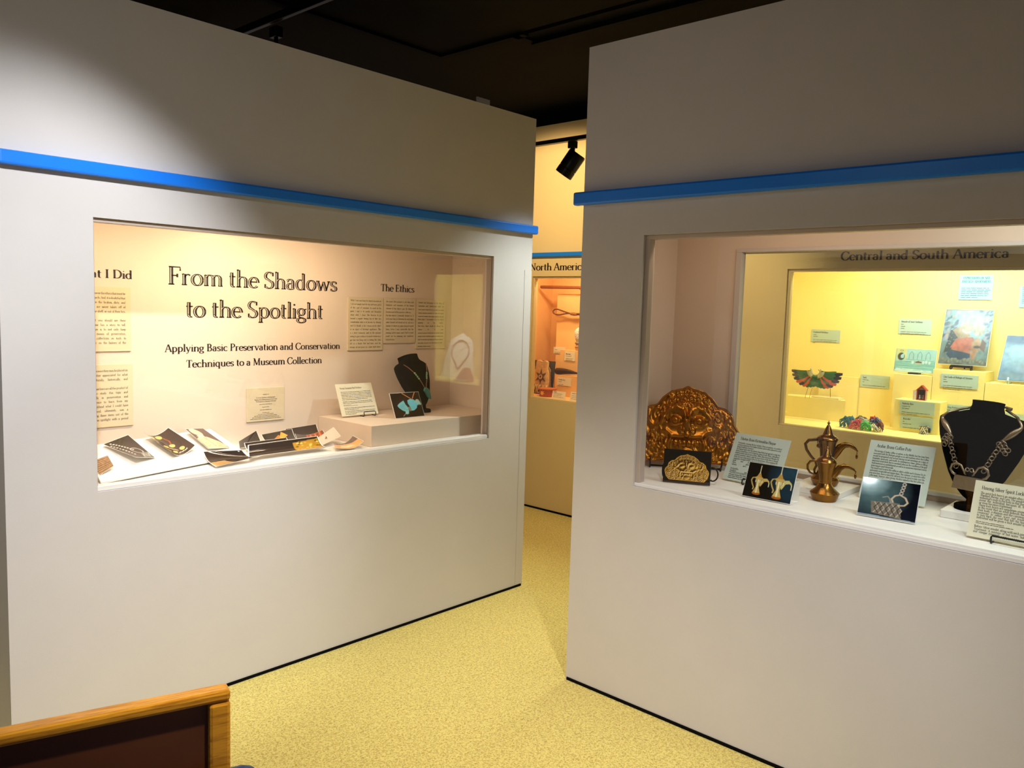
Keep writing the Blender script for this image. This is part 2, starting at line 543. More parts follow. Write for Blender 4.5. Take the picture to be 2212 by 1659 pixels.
def glyph(ch, wt, seg, inline=False):
    key = (ch, wt, seg, inline)
    if key in _gc:
        return _gc[key]
    a, b = 0.058 * wt, 0.025 * wt
    dx = 0.0
    adv, src = GL[ch]
    V, F = [], []

    def strip(pts, aa, bb):
        P = np.array(pts, float)
        d = np.zeros_like(P)
        d[1:-1] = P[2:] - P[:-2]
        d[0] = P[1] - P[0]
        d[-1] = P[-1] - P[-2]
        d /= np.linalg.norm(d, axis=1)[:, None] + 1e-9
        n = np.stack([-d[:, 1], d[:, 0]], 1)
        w = np.sqrt((aa * n[:, 0]) ** 2 + (bb * n[:, 1]) ** 2)
        if inline:
            off = np.stack([-0.34 * aa * np.abs(n[:, 0]), 0.0 * w], 1)
            keep = np.abs(n[:, 0])
            P = P + off
            w = 0.19 * w * np.where(keep > 0.45, 1, 0.0)
            if len(P) == 2:
                e = P[1] - P[0]
                P = np.array([P[0] + e * .06, P[1] - e * .06])
        o = len(V)
        for p, q, s in zip(P, n, w):
            V.append(p + q * s)
            V.append(p - q * s)
        for i in range(len(P) - 1):
            F.append((o + 2 * i, o + 2 * i + 1, o + 2 * i + 3, o + 2 * i + 2))
    for st in src.split(';'):
        t = st.split()
        k = t[0]
        q = [float(x) for x in t[1:]]
        if k in 'LT':
            if inline and k == 'T':
                continue
            pts = [(q[i], q[i + 1]) for i in range(0, len(q), 2)]
            strip(pts, a if k == 'L' else b * 1.2, b)
        elif k == 'A':
            n = max(3, int(abs(q[5] - q[4]) / 360 * seg * 2 + 2))
            an = [rad(q[4] + (q[5] - q[4]) * i / n) for i in range(n + 1)]
            strip([(q[0] + q[2] * math.cos(x), q[1] + q[3] * math.sin(x)) for x in an], a, b)
        elif inline:
            continue
        elif k == 'S':
            strip([(q[0] - q[2] / 2, q[1]), (q[0] + q[2] / 2, q[1])], b, b * .9)
        elif k == 'D':
            o = len(V)
            n = max(5, seg // 2)
            for i in range(n):
                V.append(np.array((q[0] + q[2] * math.cos(2 * PI * i / n), q[1] + q[2] * math.sin(2 * PI * i / n))))
            F.append(tuple(range(o, o + n)))
    r = (adv, np.array(V).reshape(-1, 2), F)
    _gc[key] = r
    return r


def text_width(s, track=0.0):
    return sum((.27 if c == ' ' else GL[c][0]) + track for c in s)


def put_text(mb, s, x, z, size, width=None, align='L', y=-0.0006, wt=1.0, seg=4, m=0, justify=False, inline=False, slant=0.0):
    """letters on the xz plane, x at the left / right / centre of the line, z the baseline, size = cap height"""
    w0 = text_width(s) * size
    kx, gap = 1.0, 0.0
    if width:
        if justify and s.count(' '):
            gap = (width - w0) / s.count(' ')
            if gap < -0.12 * size:
                kx = width / w0
                gap = 0.0
        else:
            kx = width / w0
        w0 = width
    cx = x - (w0 if align == 'R' else w0 / 2 if align == 'C' else 0)
    for c in s:
        if c == ' ':
            cx += .27 * size * kx + gap
            continue
        adv, V, F = glyph(c, wt, seg, inline)
        if len(V):
            mb.add([(cx + (p[0] + slant * p[1]) * size * kx, y, z + p[1] * size) for p in V], F, m)
        cx += adv * size * kx
    return mb


def put_bars(mb, x, z, size, width, y=-0.0006, m=0):
    """a line of print too small to read: word-long dashes of x-height"""
    cx = 0.0
    while cx < width - size:
        w = min(size * random.uniform(1.1, 4.2), width - cx)
        h = size * random.uniform(.30, .38)
        mb.add([(x + cx, y, z), (x + cx + w, y, z), (x + cx + w, y, z + h), (x + cx, y, z + h)], [(0, 1, 2, 3)], m)
        cx += w + size * .35


# ------------------------------------------------------------------ cards, panels and prints
def card_mb(w, h, t):
    return MB().box(-w / 2, -t, 0, w / 2, 0, h)


def text_card(label, loc, rz, tilt, w, h, rows, group=None, mcard=None, ink=None, t=0.003, name='text_card', cat='text card', title_wt=1.1):
    """rows: (text or None for a bar line, x (from the left edge) , z (from the bottom), size, width or None, align, justify)"""
    o = card_mb(w, h, t).build(name, mcard or M_CARD, loc=loc, rz=rz, tilt=tilt, bevel=0.0004)
    tag(o, label, cat, group)
    mb = MB()
    for r in rows:
        s, x, z, size, width, al, ju = r
        if s is None:
            put_bars(mb, -w / 2 + x, z, size, width, y=-t - .0006)
        else:
            put_text(mb, s, -w / 2 + x, z, size, width, al, y=-t - .0006, seg=3, justify=ju, wt=title_wt)
    if mb.f:
        mb.build('printed_text', ink or M_INK, parent=o)
    return o


def para(lines, x, ztop, lead, size, width, last_justify=False):
    rows = []
    for i, s in enumerate(lines):
        if s == '':
            continue
        if s.startswith('~'):          # a bar line, '~0.6' = 60 % of the width
            rows.append((None, x, ztop - i * lead, size, width * float(s[1:]), 'L', False))
        elif s.startswith('='):        # ragged last line
            rows.append((s[1:], x, ztop - i * lead, size, None, 'L', False))
        else:
            rows.append((s, x, ztop - i * lead, size, width, 'L', True))
    return rows


class Img:
    """a small painter for the pictures on photographs and paintings"""

    def __init__(self, nx, ny, bg):
        self.nx, self.ny = nx, ny
        u = np.linspace(0, 1, nx)
        v = np.linspace(0, 1, ny)
        self.U, self.V = np.meshgrid(u, v)
        self.c = np.zeros((ny, nx, 3))
        self.c[:] = bg[:3]

    def mix(self, mask, col):
        col = np.array(col[:3])
        self.c = self.c * (1 - mask[..., None]) + col * mask[..., None]

    def ell(self, cx, cy, rx, ry, col, soft=0.15, ang=0.0, ring=None):
        ca, sa = math.cos(rad(ang)), math.sin(rad(ang))
        x, y = self.U - cx, self.V - cy
        d = np.sqrt(((x * ca + y * sa) / rx) ** 2 + ((-x * sa + y * ca) / ry) ** 2)
        if ring:
            mk = np.clip((ring - np.abs(d - 1)) / (ring * .5), 0, 1)
        else:
            mk = np.clip((1 - d) / soft + .5, 0, 1)
        self.mix(mk, col)

    def poly(self, pts, col, k=1.0):
        x, y = self.U, self.V
        ins = np.zeros_like(x, bool)
        n = len(pts)
        for i in range(n):
            x1, y1 = pts[i]
            x2, y2 = pts[(i + 1) % n]
            c = ((y1 > y) != (y2 > y)) & (x < (x2 - x1) * (y - y1) / (y2 - y1 + 1e-12) + x1)
            ins ^= c
        self.mix(ins * k, col)

    def line(self, pts, w, col):
        d = np.full_like(self.U, 9.0)
        for (x1, y1), (x2, y2) in zip(pts[:-1], pts[1:]):
            dx, dy = x2 - x1, y2 - y1
            t = np.clip(((self.U - x1) * dx + (self.V - y1) * dy) / (dx * dx + dy * dy + 1e-12), 0, 1)
            d = np.minimum(d, np.hypot(self.U - x1 - t * dx, self.V - y1 - t * dy))
        self.mix(np.clip((w - d) / (w * .6), 0, 1), col)

    def noise(self, amp, n=10, seed=1):
        r = np.random.default_rng(seed)
        tot = np.zeros_like(self.U)
        for k in (1, 2, 4):
            g = r.random((n * k + 2, n * k + 2))
            fx, fy = self.U * n * k, self.V * n * k
            ix, iy = fx.astype(int), fy.astype(int)
            tx, ty = fx - ix, fy - iy
            tot += ((g[iy, ix] * (1 - tx) + g[iy, ix + 1] * tx) * (1 - ty) + (g[iy + 1, ix] * (1 - tx) + g[iy + 1, ix + 1] * tx) * ty - .5) / k
        return amp * tot

    def tex(self, amp, n=10, seed=1):
        self.c = np.clip(self.c * (1 + self.noise(amp, n, seed))[..., None], 0, 1)


def picture(img, w, h, parent, surf, m=None, name='printed_image'):
    """surf(u, v) -> local point of the print's face"""
    ny, nx = img.ny, img.nx
    vs = [surf(u, v) for v in np.linspace(0, 1, ny) for u in np.linspace(0, 1, nx)]
    fs = [(j * nx + i, j * nx + i + 1, (j + 1) * nx + i + 1, (j + 1) * nx + i) for j in range(ny - 1) for i in range(nx - 1)]
    me = bpy.data.meshes.new(name)
    me.from_pydata(vs, [], fs)
    me.materials.append(m or M_PHOTO)
    at = me.color_attributes.new('Col', 'FLOAT_COLOR', 'POINT')
    at.data.foreach_set('color', np.concatenate([img.c.reshape(-1, 3), np.ones((nx * ny, 1))], 1).astype(np.float32).ravel())
    me.polygons.foreach_set('use_smooth', [True] * len(fs))
    o = bpy.data.objects.new(name, me)
    COL.objects.link(o)
    o.parent = parent
    return o


def photo_card(label, loc, rz, tilt, w, h, img, group=None, mback=None, t=0.0025, edge=0.0015, name='photograph', cat='photograph', mpic=None):
    o = card_mb(w, h, t).build(name, mback or M_WHITE, loc=loc, rz=rz, tilt=tilt)
    tag(o, label, cat, group)
    picture(img, w, h, o, lambda u, v: (-w / 2 + edge + u * (w - 2 * edge), -t - .0005, edge + v * (h - 2 * edge)), mpic)
    return o


def curl_photo(label, img, P, up, group=None, name='loose_photograph'):
    """a curled print; P = four world corners (far-left, far-right, near-right, near-left), up(u, v) = lift off the plane"""
    A, B, C, D = [Vector(p) for p in P]
    c = (A + B + C + D) / 4
    n = (B - D).cross(A - C).normalized()
    if n.z < 0:
        n = -n

    def f(u, v, off):
        p = (D * (1 - u) + C * u) * (1 - v) + (A * (1 - u) + B * u) * v
        return p - c + n * (up(u, v) + off)
    mb = MB()
    N = 14
    for off in (0.0, 0.0004):
        vs = [f(i / N, j / N, off) for j in range(N + 1) for i in range(N + 1)]
        fs = [(j * (N + 1) + i, j * (N + 1) + i + 1, (j + 1) * (N + 1) + i + 1, (j + 1) * (N + 1) + i) for j in range(N) for i in range(N)]
        mb.add(vs, fs if off else [x[::-1] for x in fs])
    k = (N + 1) ** 2
    rim = [i for i in range(N + 1)] + [(N + 1) * j + N for j in range(1, N + 1)] + [(N + 1) * N + i for i in range(N - 1, -1, -1)] + [(N + 1) * j for j in range(N - 1, 0, -1)]
    mb.f += [(a, b, b + k, a + k) for a, b in zip(rim, rim[1:] + rim[:1])]
    mb.m += [0] * len(rim)
    o = mb.build(name, M_WHITE, loc=c, smooth=True, auto=50)
    tag(o, label, 'photograph', group)
    picture(img, 0, 0, o, lambda u, v: f(u * .97 + .015, v * .97 + .015, 0.0009))
    return o


def wire_easel(label, loc, rz, w, h, r=0.0022, twist=False, group=None, mt=None, tilt=0.42):
    """a bent-wire stand: lip loop in front of the card, two bars behind it and a hind leg"""
    o = thing('wire_easel', label, 'easel', loc, rz, group=group)
    m = mt or M_WIRE
    s, c = math.sin(tilt), math.cos(tilt)
    lip = [(-w / 2, .01, r), (-w / 2, -.016, r), (-w / 2, -.020, r + .004), (-w / 2, -.017, .020), (-w / 2 + .003, -.016, .024),
           (w / 2 - .003, -.016, .024), (w / 2, -.017, .020), (w / 2, -.020, r + .004), (w / 2, -.016, r), (w / 2, .01, r)]
    mb = MB().tube(lip, r, 8)
    if twist:
        pts = []
        for i in range(80):
            t = i / 79
            pts.append((-w / 2 + .003 + t * (w - .006), -.016 + r * .9 * math.cos(i * 1.5), .024 + r * .9 * math.sin(i * 1.5)))
        mb.tube(pts, r * .6, 6)
    mb.build('lip', m, parent=o, smooth=True)
    for sx in (-1, 1):
        MB().tube([(sx * w / 2, .01, r), (sx * w / 2 * .9, .014 + s * h * .5, c * h * .5), (sx * w / 2 * .3, .014 + s * h, c * h)], r, 8).build('back_bar', m, parent=o, smooth=True)
    MB().tube([(0, .014 + s * h, c * h), (0, .014 + s * h + .035, r)], r, 8).build('hind_leg', m, parent=o, smooth=True)
    return o


# ------------------------------------------------------------------ the setting
def wall_panel(name, u0, u1, ztop, holes, t, loc, rz, m, extra=None):
    """front face at local y = 0; holes = [(u0, u1, z0, z1)] from left to right"""
    mb = MB()
    x = u0
    for h in holes:
        mb.box(x, 0, 0, h[0], t, ztop)
        mb.box(h[0], 0, 0, h[1], t, h[2])
        mb.box(h[0], 0, h[3], h[1], t, ztop)
        x = h[1]
    mb.box(x, 0, 0, u1, t, ztop)
    for e in extra or []:
        mb.box(*e)
    return struct(mb.build(name, m, loc=loc, rz=rz))


def window(name, hole, loc, rz, fs, fb, ft, d0=0.012, d1=0.046, m=None, dg=None):
    """frame bars set into the opening, with a pane in its own plane"""
    u0, u1, z0, z1 = hole
    r = bpy.data.objects.new(name, None)
    COL.objects.link(r)
    r.location = loc
    r.rotation_euler = (0, 0, rz)
    struct(r)
    m = m or M_FRAME
    e = 0.0004
    f = MB()
    f.box(u0 + e, d0, z0 + fb, u0 + fs, d1, z1 - ft)
    f.box(u1 - fs, d0, z0 + fb, u1 - e, d1, z1 - ft)
    f.box(u0 + e, d0, z1 - ft, u1 - e, d1, z1 - e)
    f.build('window_frame', m, parent=r, bevel=0.0015)
    MB().box(u0 + e, d0 - .004, z0 + e, u1 - e, d1, z0 + fb).build('window_sill', M_WHITE if m is M_FRAME else m, parent=r, bevel=0.0025)
    g = dg if dg is not None else d1 - 0.010
    MB().box(u0 + fs * .6, g, z0 + fb * .6, u1 - fs * .6, g + 0.006, z1 - ft * .6).build('pane', M_GLASS, parent=r)
    return r


def display_case(label, loc, rz, u0, u1, d0, d1, z0, z1, m, mfloor=None, back_hole=None, lamp=None):
    r = thing('display_case', label, 'display case', loc, rz)
    t = 0.006
    MB().box(u0, d0, z0 - t, u1, d1, z0).build('floor_panel', mfloor or m, parent=r)
    MB().box(u0, d0, z1, u1, d1, z1 + t).build('top_panel', m, parent=r)
    MB().box(u0 - t, d0, z0 - t, u0, d1, z1 + t).build('side_panel', m, parent=r)
    MB().box(u1, d0, z0 - t, u1 + t, d1, z1 + t).build('side_panel', m, parent=r)
    b = MB()
    if back_hole:
        h = back_hole
        b.box(u0 - t, d1, z0 - t, h[0], d1 + .03, z1 + t).box(h[1], d1, z0 - t, u1 + t, d1 + .03, z1 + t)
        b.box(h[0], d1, z0 - t, h[1], d1 + .03, h[2]).box(h[0], d1, h[3], h[1], d1 + .03, z1 + t)
    else:
        b.box(u0 - t, d1, z0 - t, u1 + t, d1 + t, z1 + t)
    b.build('back_panel', m, parent=r)
    if lamp:
        MB().box(*lamp).build('lamp_housing', M_WHITE, parent=r, bevel=0.004)
    return r


# floor and ceiling
struct(MB().box(-3.2, -3.2, -0.05, 6.2, 5.4, 0.0).build('floor', M_CARPET))
cl = MB().box(-3.2, -3.2, 2.95, 6.2, 5.4, 3.0)
cl.box(-3.2, -3.2, 2.86, 3.06, 3.40, 2.95).box(3.10, -3.2, 2.86, 3.18, 2.83, 2.95)
struct(cl.build('ceiling', M_BLACKC))
tr = MB().box(-3.2, 3.40, 2.845, 3.10, 3.44, 2.95).box(3.06, 2.80, 2.845, 3.10, 3.40, 2.95).box(3.18, -3.2, 2.835, 3.22, 2.85, 2.95).box(3.06, 2.83, 2.845, 3.18, 2.87, 2.95)
struct(tr.build('trim_5', M_BLACKB))
struct(MB().box(-3.2, 4.55, 0, 2.2, 4.6, 2.95).build('wall_far', M_CREAM))
struct(MB().box(6.2, -3.2, 0, 6.26, 5.4, 2.95).box(4.9, 5.34, 0, 6.2, 5.4, 2.95).build('wall_end', M_BLACKC))

# left partition
HL = (1.050, 2.944, 0.838, 1.755)
OL = (0, 2.843, 0)
wall_panel('wall_left', 0.775, 3.23, 2.475, [HL], 0.06, OL, 0, M_WALL,
           [(3.172, .06, 0, 3.23, .60, 2.475), (.775, .06, 0, .81, .60, 2.475), (.81, .56, 0, 3.172, .60, 2.475), (.81, .06, 2.455, 3.172, .56, 2.475)])
window('window_1', HL, OL, 0, 0.006, 0.018, 0.014)
# right partition
HR = (-1.684, 0.30, 0.849, 1.780)
ORR = (2.527, 0, 0)
BH = (-1.650, 0.34, 0.872, 1.778)
wall_panel('wall_right', -1.967, 1.30, 2.495, [HR], 0.06, ORR, FR, M_WALL,
           [(-1.967, .06, 0, -1.946, .70, 2.495), (1.27, .06, 0, 1.30, .70, 2.495), (-1.946, .684, 0, 1.27, .70, .83), (-1.946, .684, 1.86, 1.27, .70, 2.495),
            (-1.946, .06, 2.475, 1.27, .684, 2.495)])
window('window_2', HR, ORR, FR, 0.020, 0.014, 0.015)
window('window_3', BH, (2.527 + .653, 0, 0), FR, 0.026, 0.014, 0.016, -0.008, 0.030, dg=0.012)
# far wall
HN = (-4.020, -3.05, 0.826, 1.740)
HC = (-2.052, -0.62, 0.862, 1.776)
OB = (4.58, 0, 0)
wall_panel('wall_back', -4.7, 2.6, 2.825, [HN, HC], 0.06, OB, FR, M_CREAM)
window('window_4', HN, OB, FR, 0.014, 0.018, 0.014, m=M_CREAM)
window('window_5', HC, OB, FR, 0.020, 0.010, 0.016, m=M_CREAM)

# blue rails and black bases
struct(MB().box(0.775, -.030, 1.886, 3.243, -.0003, 1.930).build('trim_1', M_BLUE, loc=OL, bevel=0.007))
struct(MB().box(-1.998, -.030, 1.902, 1.30, -.0003, 1.952).build('trim_2', M_BLUE, loc=ORR, rz=FR, bevel=0.007))
struct(MB().box(-4.7, -.022, 1.881, 2.6, -.0003, 1.912).build('trim_3', M_BLUE, loc=OB, rz=FR, bevel=0.004))
struct(MB().box(0.775, -.004, 0.0005, 3.222, -.0003, .012).build('baseboard_left', M_BLACKB, loc=OL))
struct(MB().box(-1.96, -.004, 0.0005, 1.30, -.0003, .012).build('baseboard_right', M_BLACKB, loc=ORR, rz=FR))
struct(MB().box(-4.7, -.004, 0.0005, 2.6, -.0003, .014).build('baseboard_back', M_BLACKB, loc=OB, rz=FR))
# filled joint on the end of the left partition
struct(MB().box(3.176, -.0014, .014, 3.2302, -.0002, 1.70).build('trim_4', M_WALL, loc=OL))

# display cases
display_case('pale built-in display case behind the left window, titled From the Shadows to the Spotlight', OL, 0, 0.82, 3.165, 0.0605, 0.537, 0.845, 1.835, M_CASE, M_WHITE,
             lamp=(1.0, .075, 1.795, 2.5, .125, 1.834))
display_case('see-through display case behind the right window, holding the brass plaque and coffee pots', ORR, FR, -1.938, 1.25, 0.0605, 0.653, 0.850, 1.965, M_CASE2, M_WHITE, back_hole=BH,
             lamp=(-1.65, .075, 1.938, .2, .115, 1.9645))
display_case('yellow display case in the far wall under the lettering Central and South America', OB, FR, -2.32, -0.32, 0.0605, 0.67, 0.868, 1.95, M_YEL)
display_case('orange display case in the far wall under the lettering North America', OB, FR, -4.34, -2.80, 0.0605, 0.62, 0.832, 1.90, M_ORA)


# ------------------------------------------------------------------ lettering on the walls
def lettering(label, lines, loc, rz, size_seg=12, inline=False, wt=1.0, cat='wall lettering'):
    r = thing('wall_lettering', label, cat, loc, rz)
    for s, x, z, size, width, al in lines:
        k = (width / (text_width(s) * size)) if width else 1.0
        cx = x - (text_width(s) * size * k if al == 'R' else 0)
        for w in s.split(' '):
            wd = text_width(w) * size * k
            o = put_text(MB(), w, cx, z, size, wd, 'L', y=-.0008, seg=size_seg, wt=wt).build('word', M_INK, parent=r)
            if inline:
                put_text(MB(), w, cx, z, size, wd, 'L', y=-.0014, seg=size_seg, inline=True, wt=wt).build('inline_highlight', M_CASE, parent=o)
            cx += wd + .27 * size * k
    return r


LB = (0, 3.38, 0)
lettering('large inlined title reading From the Shadows to the Spotlight', [('From the Shadows', 1.540, 1.5560, .0745, .850, 'L'), ('to the Spotlight', 1.616, 1.420, .0745, .693, 'L')], LB, 0, 14, True, 1.45)
lettering('subtitle reading Applying Basic Preservation and Conservation Techniques to a Museum Collection',
          [('Applying Basic Preservation and Conservation', 1.525, 1.272, .0315, .884, 'L'), ('Techniques to a Museum Collection', 1.617, 1.2035, .0315, .686, 'L')], LB, 0, 8, wt=1.4)
lettering('heading reading The Ethics above three text panels', [('The Ethics', 2.660, 1.568, .036, .228, 'L')], LB, 0, 8, wt=1.4)
lettering('heading reading What I Did, cut off by the window edge', [('What I Did', 1.396, 1.5705, .033, text_width('What I Did') * .033 * 1.42, 'R')], LB, 0, 8, wt=1.4)
lettering('lettering reading Central and South America above the yellow case', [('Central and South America', -1.749, 1.820, .0465, .817, 'L')], OB, FR, 10, wt=1.45)
lettering('lettering reading North America seen through the gap', [('North America', -4.047, 1.784, .051, .525, 'L')], OB, FR, 8, wt=1.4)


# ------------------------------------------------------------------ left case: panels
def wall_text(label, x0, x1, z0, z1, rows, yb=3.379, group=None, t=0.006, mcard=None, name='information_sign', ink=None):
    return text_card(label, ((x0 + x1) / 2, yb, z0), 0, 0, x1 - x0, z1 - z0, rows, group, mcard or M_PANEL, ink or M_INKS, t, name, 'information sign')


GE = 'text panels under the Ethics heading'
W1 = .2195
wall_text('first of three panels under The Ethics, beginning While I was searching', 2.452, 2.672, 1.262, 1.532,
          para(['While I was searching for objects to work on,', 'I did not simply look for any and every patch', 'of dirt, spot of corrosion, or crack in the', 'paint. I had to be careful and thoughtful',
                'about what I chose. The decision to go', 'beyond a regular dusting has to take into', 'consideration what is to become by cleaning', 'and if it should, in fact, remain on the object',
                'as an aspect of historical significance. This', 'is a term commonly used in the museum', 'setting to give credence to smoke residue on a', 'pot that was hung over a cooking fire, resin',
                'left in a basket that had been used for', 'storage, oil and grime on a spear shaft where'], .013, .249, .01815, .0088, .194), group=GE)
wall_text('middle and shortest of three panels under The Ethics', 2.679, 2.894, 1.297, 1.533,
          para(['the owner often grasped it, and other such', 'memories and reminders of the human', "element of the object's past life before it", "=became a part of the museum's collection.",
                'For the objects I eventually decided on, it', 'took some time to determine for each object', 'what I should and should not do, and on a', 'number of objects my plans changed several',
                'times, before I was comfortable that the', 'cleaning and/or repair work I had in mind', 'would not be removing any significant', '=characteristics.'], .013, .214, .01815, .0088, .188), group=GE)
wall_text('last of three panels under The Ethics, behind the window reflection', 2.900, 3.112, 1.265, 1.533,
          para(['Debates and discussions on the ethics of', 'restoration and conservation work are', '~1', '~1', '~1', 'there what I determined to be the ethical', 'opinions on the matter. ~~'.replace(' ~~', ''),
                'that every object should be allowed the', 'chance to be seen', '~1', '~1', '~1', '~1', '=its value.'][:13] + ['~0.5'], .013, .246, .01815, .0088, .186), group=GE)
GW = 'text panels under the heading What I Did'
wall_text('upper panel under the heading What I Did, by the left window edge', 1.150, 1.384, 1.279, 1.535,
          [(s, .214, .256 - .0295 - i * .01785, .0094, None if i == 4 else .19, 'R', i != 4) for i, s in enumerate(
              ['the work to be done or the ethics that must be', 'used in such research. And, it is doubtful that', 'you will ever see the broken, dirty, and', 'old things that are never taken off of', 'the shelf, or out of their box.', '',
               'I also felt that you should see these', 'objects; each one has a story to tell,', 'and the museum is to not only keep', 'them safe by means of preservation,', 'but use their collections as tools to', 'teach the public on the history of the']) if s], group=GW)
wall_text('lower panel under the heading What I Did, just above the white board', 1.150, 1.389, 0.975, 1.226,
          [(s, .219, .251 - .0285 - i * .01785, .0094, .19, 'R', True) for i, s in enumerate(
              ['world, so that because they may be placed on', 'display and better appreciated for what', 'they are culturally, historically, and', '', 'The pieces you see here are all the product of',
               'a semester to study this topic and', 'to learn skills in preservation and', 'it was a chance to learn from my', 'work, to understand what I could have', 'done early and, ultimately, was a', 'way of bringing these items out of the', 'dark and of the spotlight with a period']) if s], group=GW)
rows = [('From the Shadows to the Spotlight:', .097, .107, .0062, .100, 'C', False), ('Applying Basic Preservation and Conservation', .097, .098, .0062, .118, 'C', False), ('Techniques to a Museum Collection', .097, .089, .0062, .104, 'C', False)]
for z, w in ((.123, .03), (.077, .068), (.064, .036), (.051, .06), (.038, .036), (.031, .08), (.024, .12), (.017, .14), (.010, .16)):
    rows.append((None, .097 - w / 2, z, .0055, w, 'L', False))
wall_text('small square credits card alone low on the wall under the subtitle', 1.897, 2.091, 0.943, 1.098, rows, name='credits_card')


# ------------------------------------------------------------------ left case: plinth, board, prints
pl = MB().box(2.285, 2.955, .8455, 3.163, 3.378, .9425).build('plinth', M_CASE, bevel=0.002)
tag(pl, 'low pale box plinth under the turquoise necklace bust', 'plinth')

bd = MB()
q = [(1.084, 2.905, .857), (1.735, 3.082, .858), (1.722, 3.374, .929), (1.140, 3.228, .931)]
bd.add([(x, y, z - .006) for x, y, z in q] + q, [(3, 2, 1, 0), (4, 5, 6, 7), (0, 1, 5, 4), (1, 2, 6, 5), (2, 3, 7, 6), (3, 0, 4, 7)])
b = bd.build('display_board', M_WHITE)
tag(b, 'tilted white board carrying a row of curled photographs', 'board')
MB().box(1.25, 3.20, .8456, 1.68, 3.23, .895).build('prop_block', M_WHITE, parent=b)

DK = S(44, 30, 26)


def img_lock():
    im = Img(70, 90, DK)
    for i in range(9):
        im.ell(.16 + .045 * i, .9 - .06 * i, .035, .022, S(225, 215, 205), .6)
        im.ell(.06 + .03 * i, .80 - .075 * i, .035, .024, S(215, 205, 198), .6)
    im.ell(.62, .36, .20, .12, S(170, 160, 150), ring=.16, ang=-20)
    im.poly([(.52, .02), (.98, .02), (.98, .24), (.62, .26)], S(120, 120, 112))
    im.line([(.55, .05), (.7, .2), (.85, .06), (.95, .2)], .03, S(160, 158, 150))
    im.tex(.3, 8, 3)
    return im


def img_beads():
    im = Img(70, 90, S(58, 40, 30))
    for x, y, r in ((.2, .87, 1), (.5, .87, 1), (.3, .42, .8), (.56, .42, .85), (.72, .2, .75), (.4, .16, .7)):
        im.ell(x, y, .11 * r, .075 * r, S(240, 206, 110), .3)
        im.ell(x + .02, y + .03, .015, .012, S(60, 40, 20))
    im.line([(.6, .8), (.66, .62), (.6, .5)], .03, S(150, 70, 30))
    im.line([(.35, .36), (.5, .26), (.55, .2)], .022, S(220, 180, 140))
    for i in range(6):
        im.ell(.5 + .06 * i, .09 + .01 * (i % 2), .022, .018, S(230, 210, 190))
    im.tex(.25, 6, 5)
    return im


def img_doll():
    im = Img(70, 90, S(84, 56, 48))
    C1 = S(226, 196, 160)
    im.poly([(.02, 0), (.02, .5), (.3, .62), (.62, .56), (.92, .3), (.98, .0)], C1)
    im.ell(.34, .82, .26, .18, S(232, 206, 168), .1, -25)
    im.ell(.8, .14, .2, .14, S(220, 186, 150), .1)
    im.poly([(.15, .64), (.5, .7), (.52, .58), (.2, .54)], S(235, 215, 190))
    im.line([(.45, .58), (.5, .1)], .012, S(160, 120, 100))
    for i in range(14):
        im.ell(random.random() * .8 + .05, random.random() * .5, .01, .01, S(120, 80, 60))
    im.tex(.25, 9, 8)
    return im


def img_wood():
    im = Img(50, 60, S(150, 116, 84))
    for i in range(16):
        im.line([(0, .05 + i * .065), (1, i * .065 + .02 * math.sin(i))], .012, S(80, 54, 38) if i % 2 else S(196, 164, 126))
    im.tex(.4, 12, 2)
    return im


GB = 'curled photographs on the white board'
cv = lambda h: (lambda u, v: h * (2 * u - 1) ** 2 + .003)
curl_photo('curled print of a silver lock and chain, second from left on the white board', img_lock(), [(1.207, 3.215, .927), (1.313, 3.255, .929), (1.350, 3.085, .877), (1.248, 3.035, .871)], lambda u, v: .030 * (1 - v) * (1 - u) + .022 * v * u + .008, GB)
curl_photo('curled dark print with yellow oval pieces, middle of the white board', img_beads(), [(1.377, 3.270, .929), (1.499, 3.312, .931), (1.531, 3.137, .877), (1.403, 3.071, .869)], lambda u, v: .026 * (2 * u - 1) ** 2 + .008, GB)
curl_photo('print of a pale doll figure, rightmost on the white board', img_doll(), [(1.572, 3.312, .925), (1.672, 3.350, .928), (1.693, 3.152, .867), (1.575, 3.117, .868)], lambda u, v: .014 * (1 - u) + .012, GB)
curl_photo('print of striped wood, half hidden by the left window edge', img_wood(), [(1.105, 3.068, .893), (1.172, 3.085, .893), (1.160, 3.000, .868), (1.100, 2.962, .862)], lambda u, v: .016 * u + .008, GB)


def img_strip(seed, cols, dark=S(40, 26, 20)):
    im = Img(80, 56, dark)
    r = random.Random(seed)
    for c, pts in cols:
        im.poly(pts, c)
    im.tex(.35, 10, seed)
    return im


GP = 'curled photographs in the loose pile'
G1, G2, G3, G4 = S(190, 150, 70), S(220, 120, 40), S(170, 70, 30), S(230, 205, 160)
A1 = img_strip(3, [(S(206, 170, 110), [(0, 0), (.0, .45), (.35, .5), (.45, .0)])])
for i in range(12):
    A1.line([(.02 + i * .03, .02), (.04 + i * .03, .42)], .008, S(150, 110, 60))
curl_photo('curled print with woven straw, nearest the glass in the loose pile', A1, [(1.537, 3.075, .866), (1.676, 3.020, .864), (1.730, 2.958, .856), (1.515, 2.925, .852)], lambda u, v: (.012 * (.2 + u) if v < .5 else .026) * (2 * v - 1) ** 2, GP)
A2 = img_strip(4, [(S(186, 140, 40), [(.62, .1), (.62, .9), (1, .95), (1, .1)])])
for i in range(40):
    A2.ell(.64 + .36 * random.random(), .12 + .8 * random.random(), .02, .03, random.choice([S(235, 205, 110), S(90, 60, 16), S(214, 170, 60)]))
curl_photo('rolled print with a gilt relief at its right end, front of the loose pile', A2, [(1.735, 3.080, .862), (2.085, 3.090, .866), (2.085, 2.985, .854), (1.690, 2.985, .852)], lambda u, v: (.014 if v < .5 else .034) * (2 * v - 1) ** 2, GP)
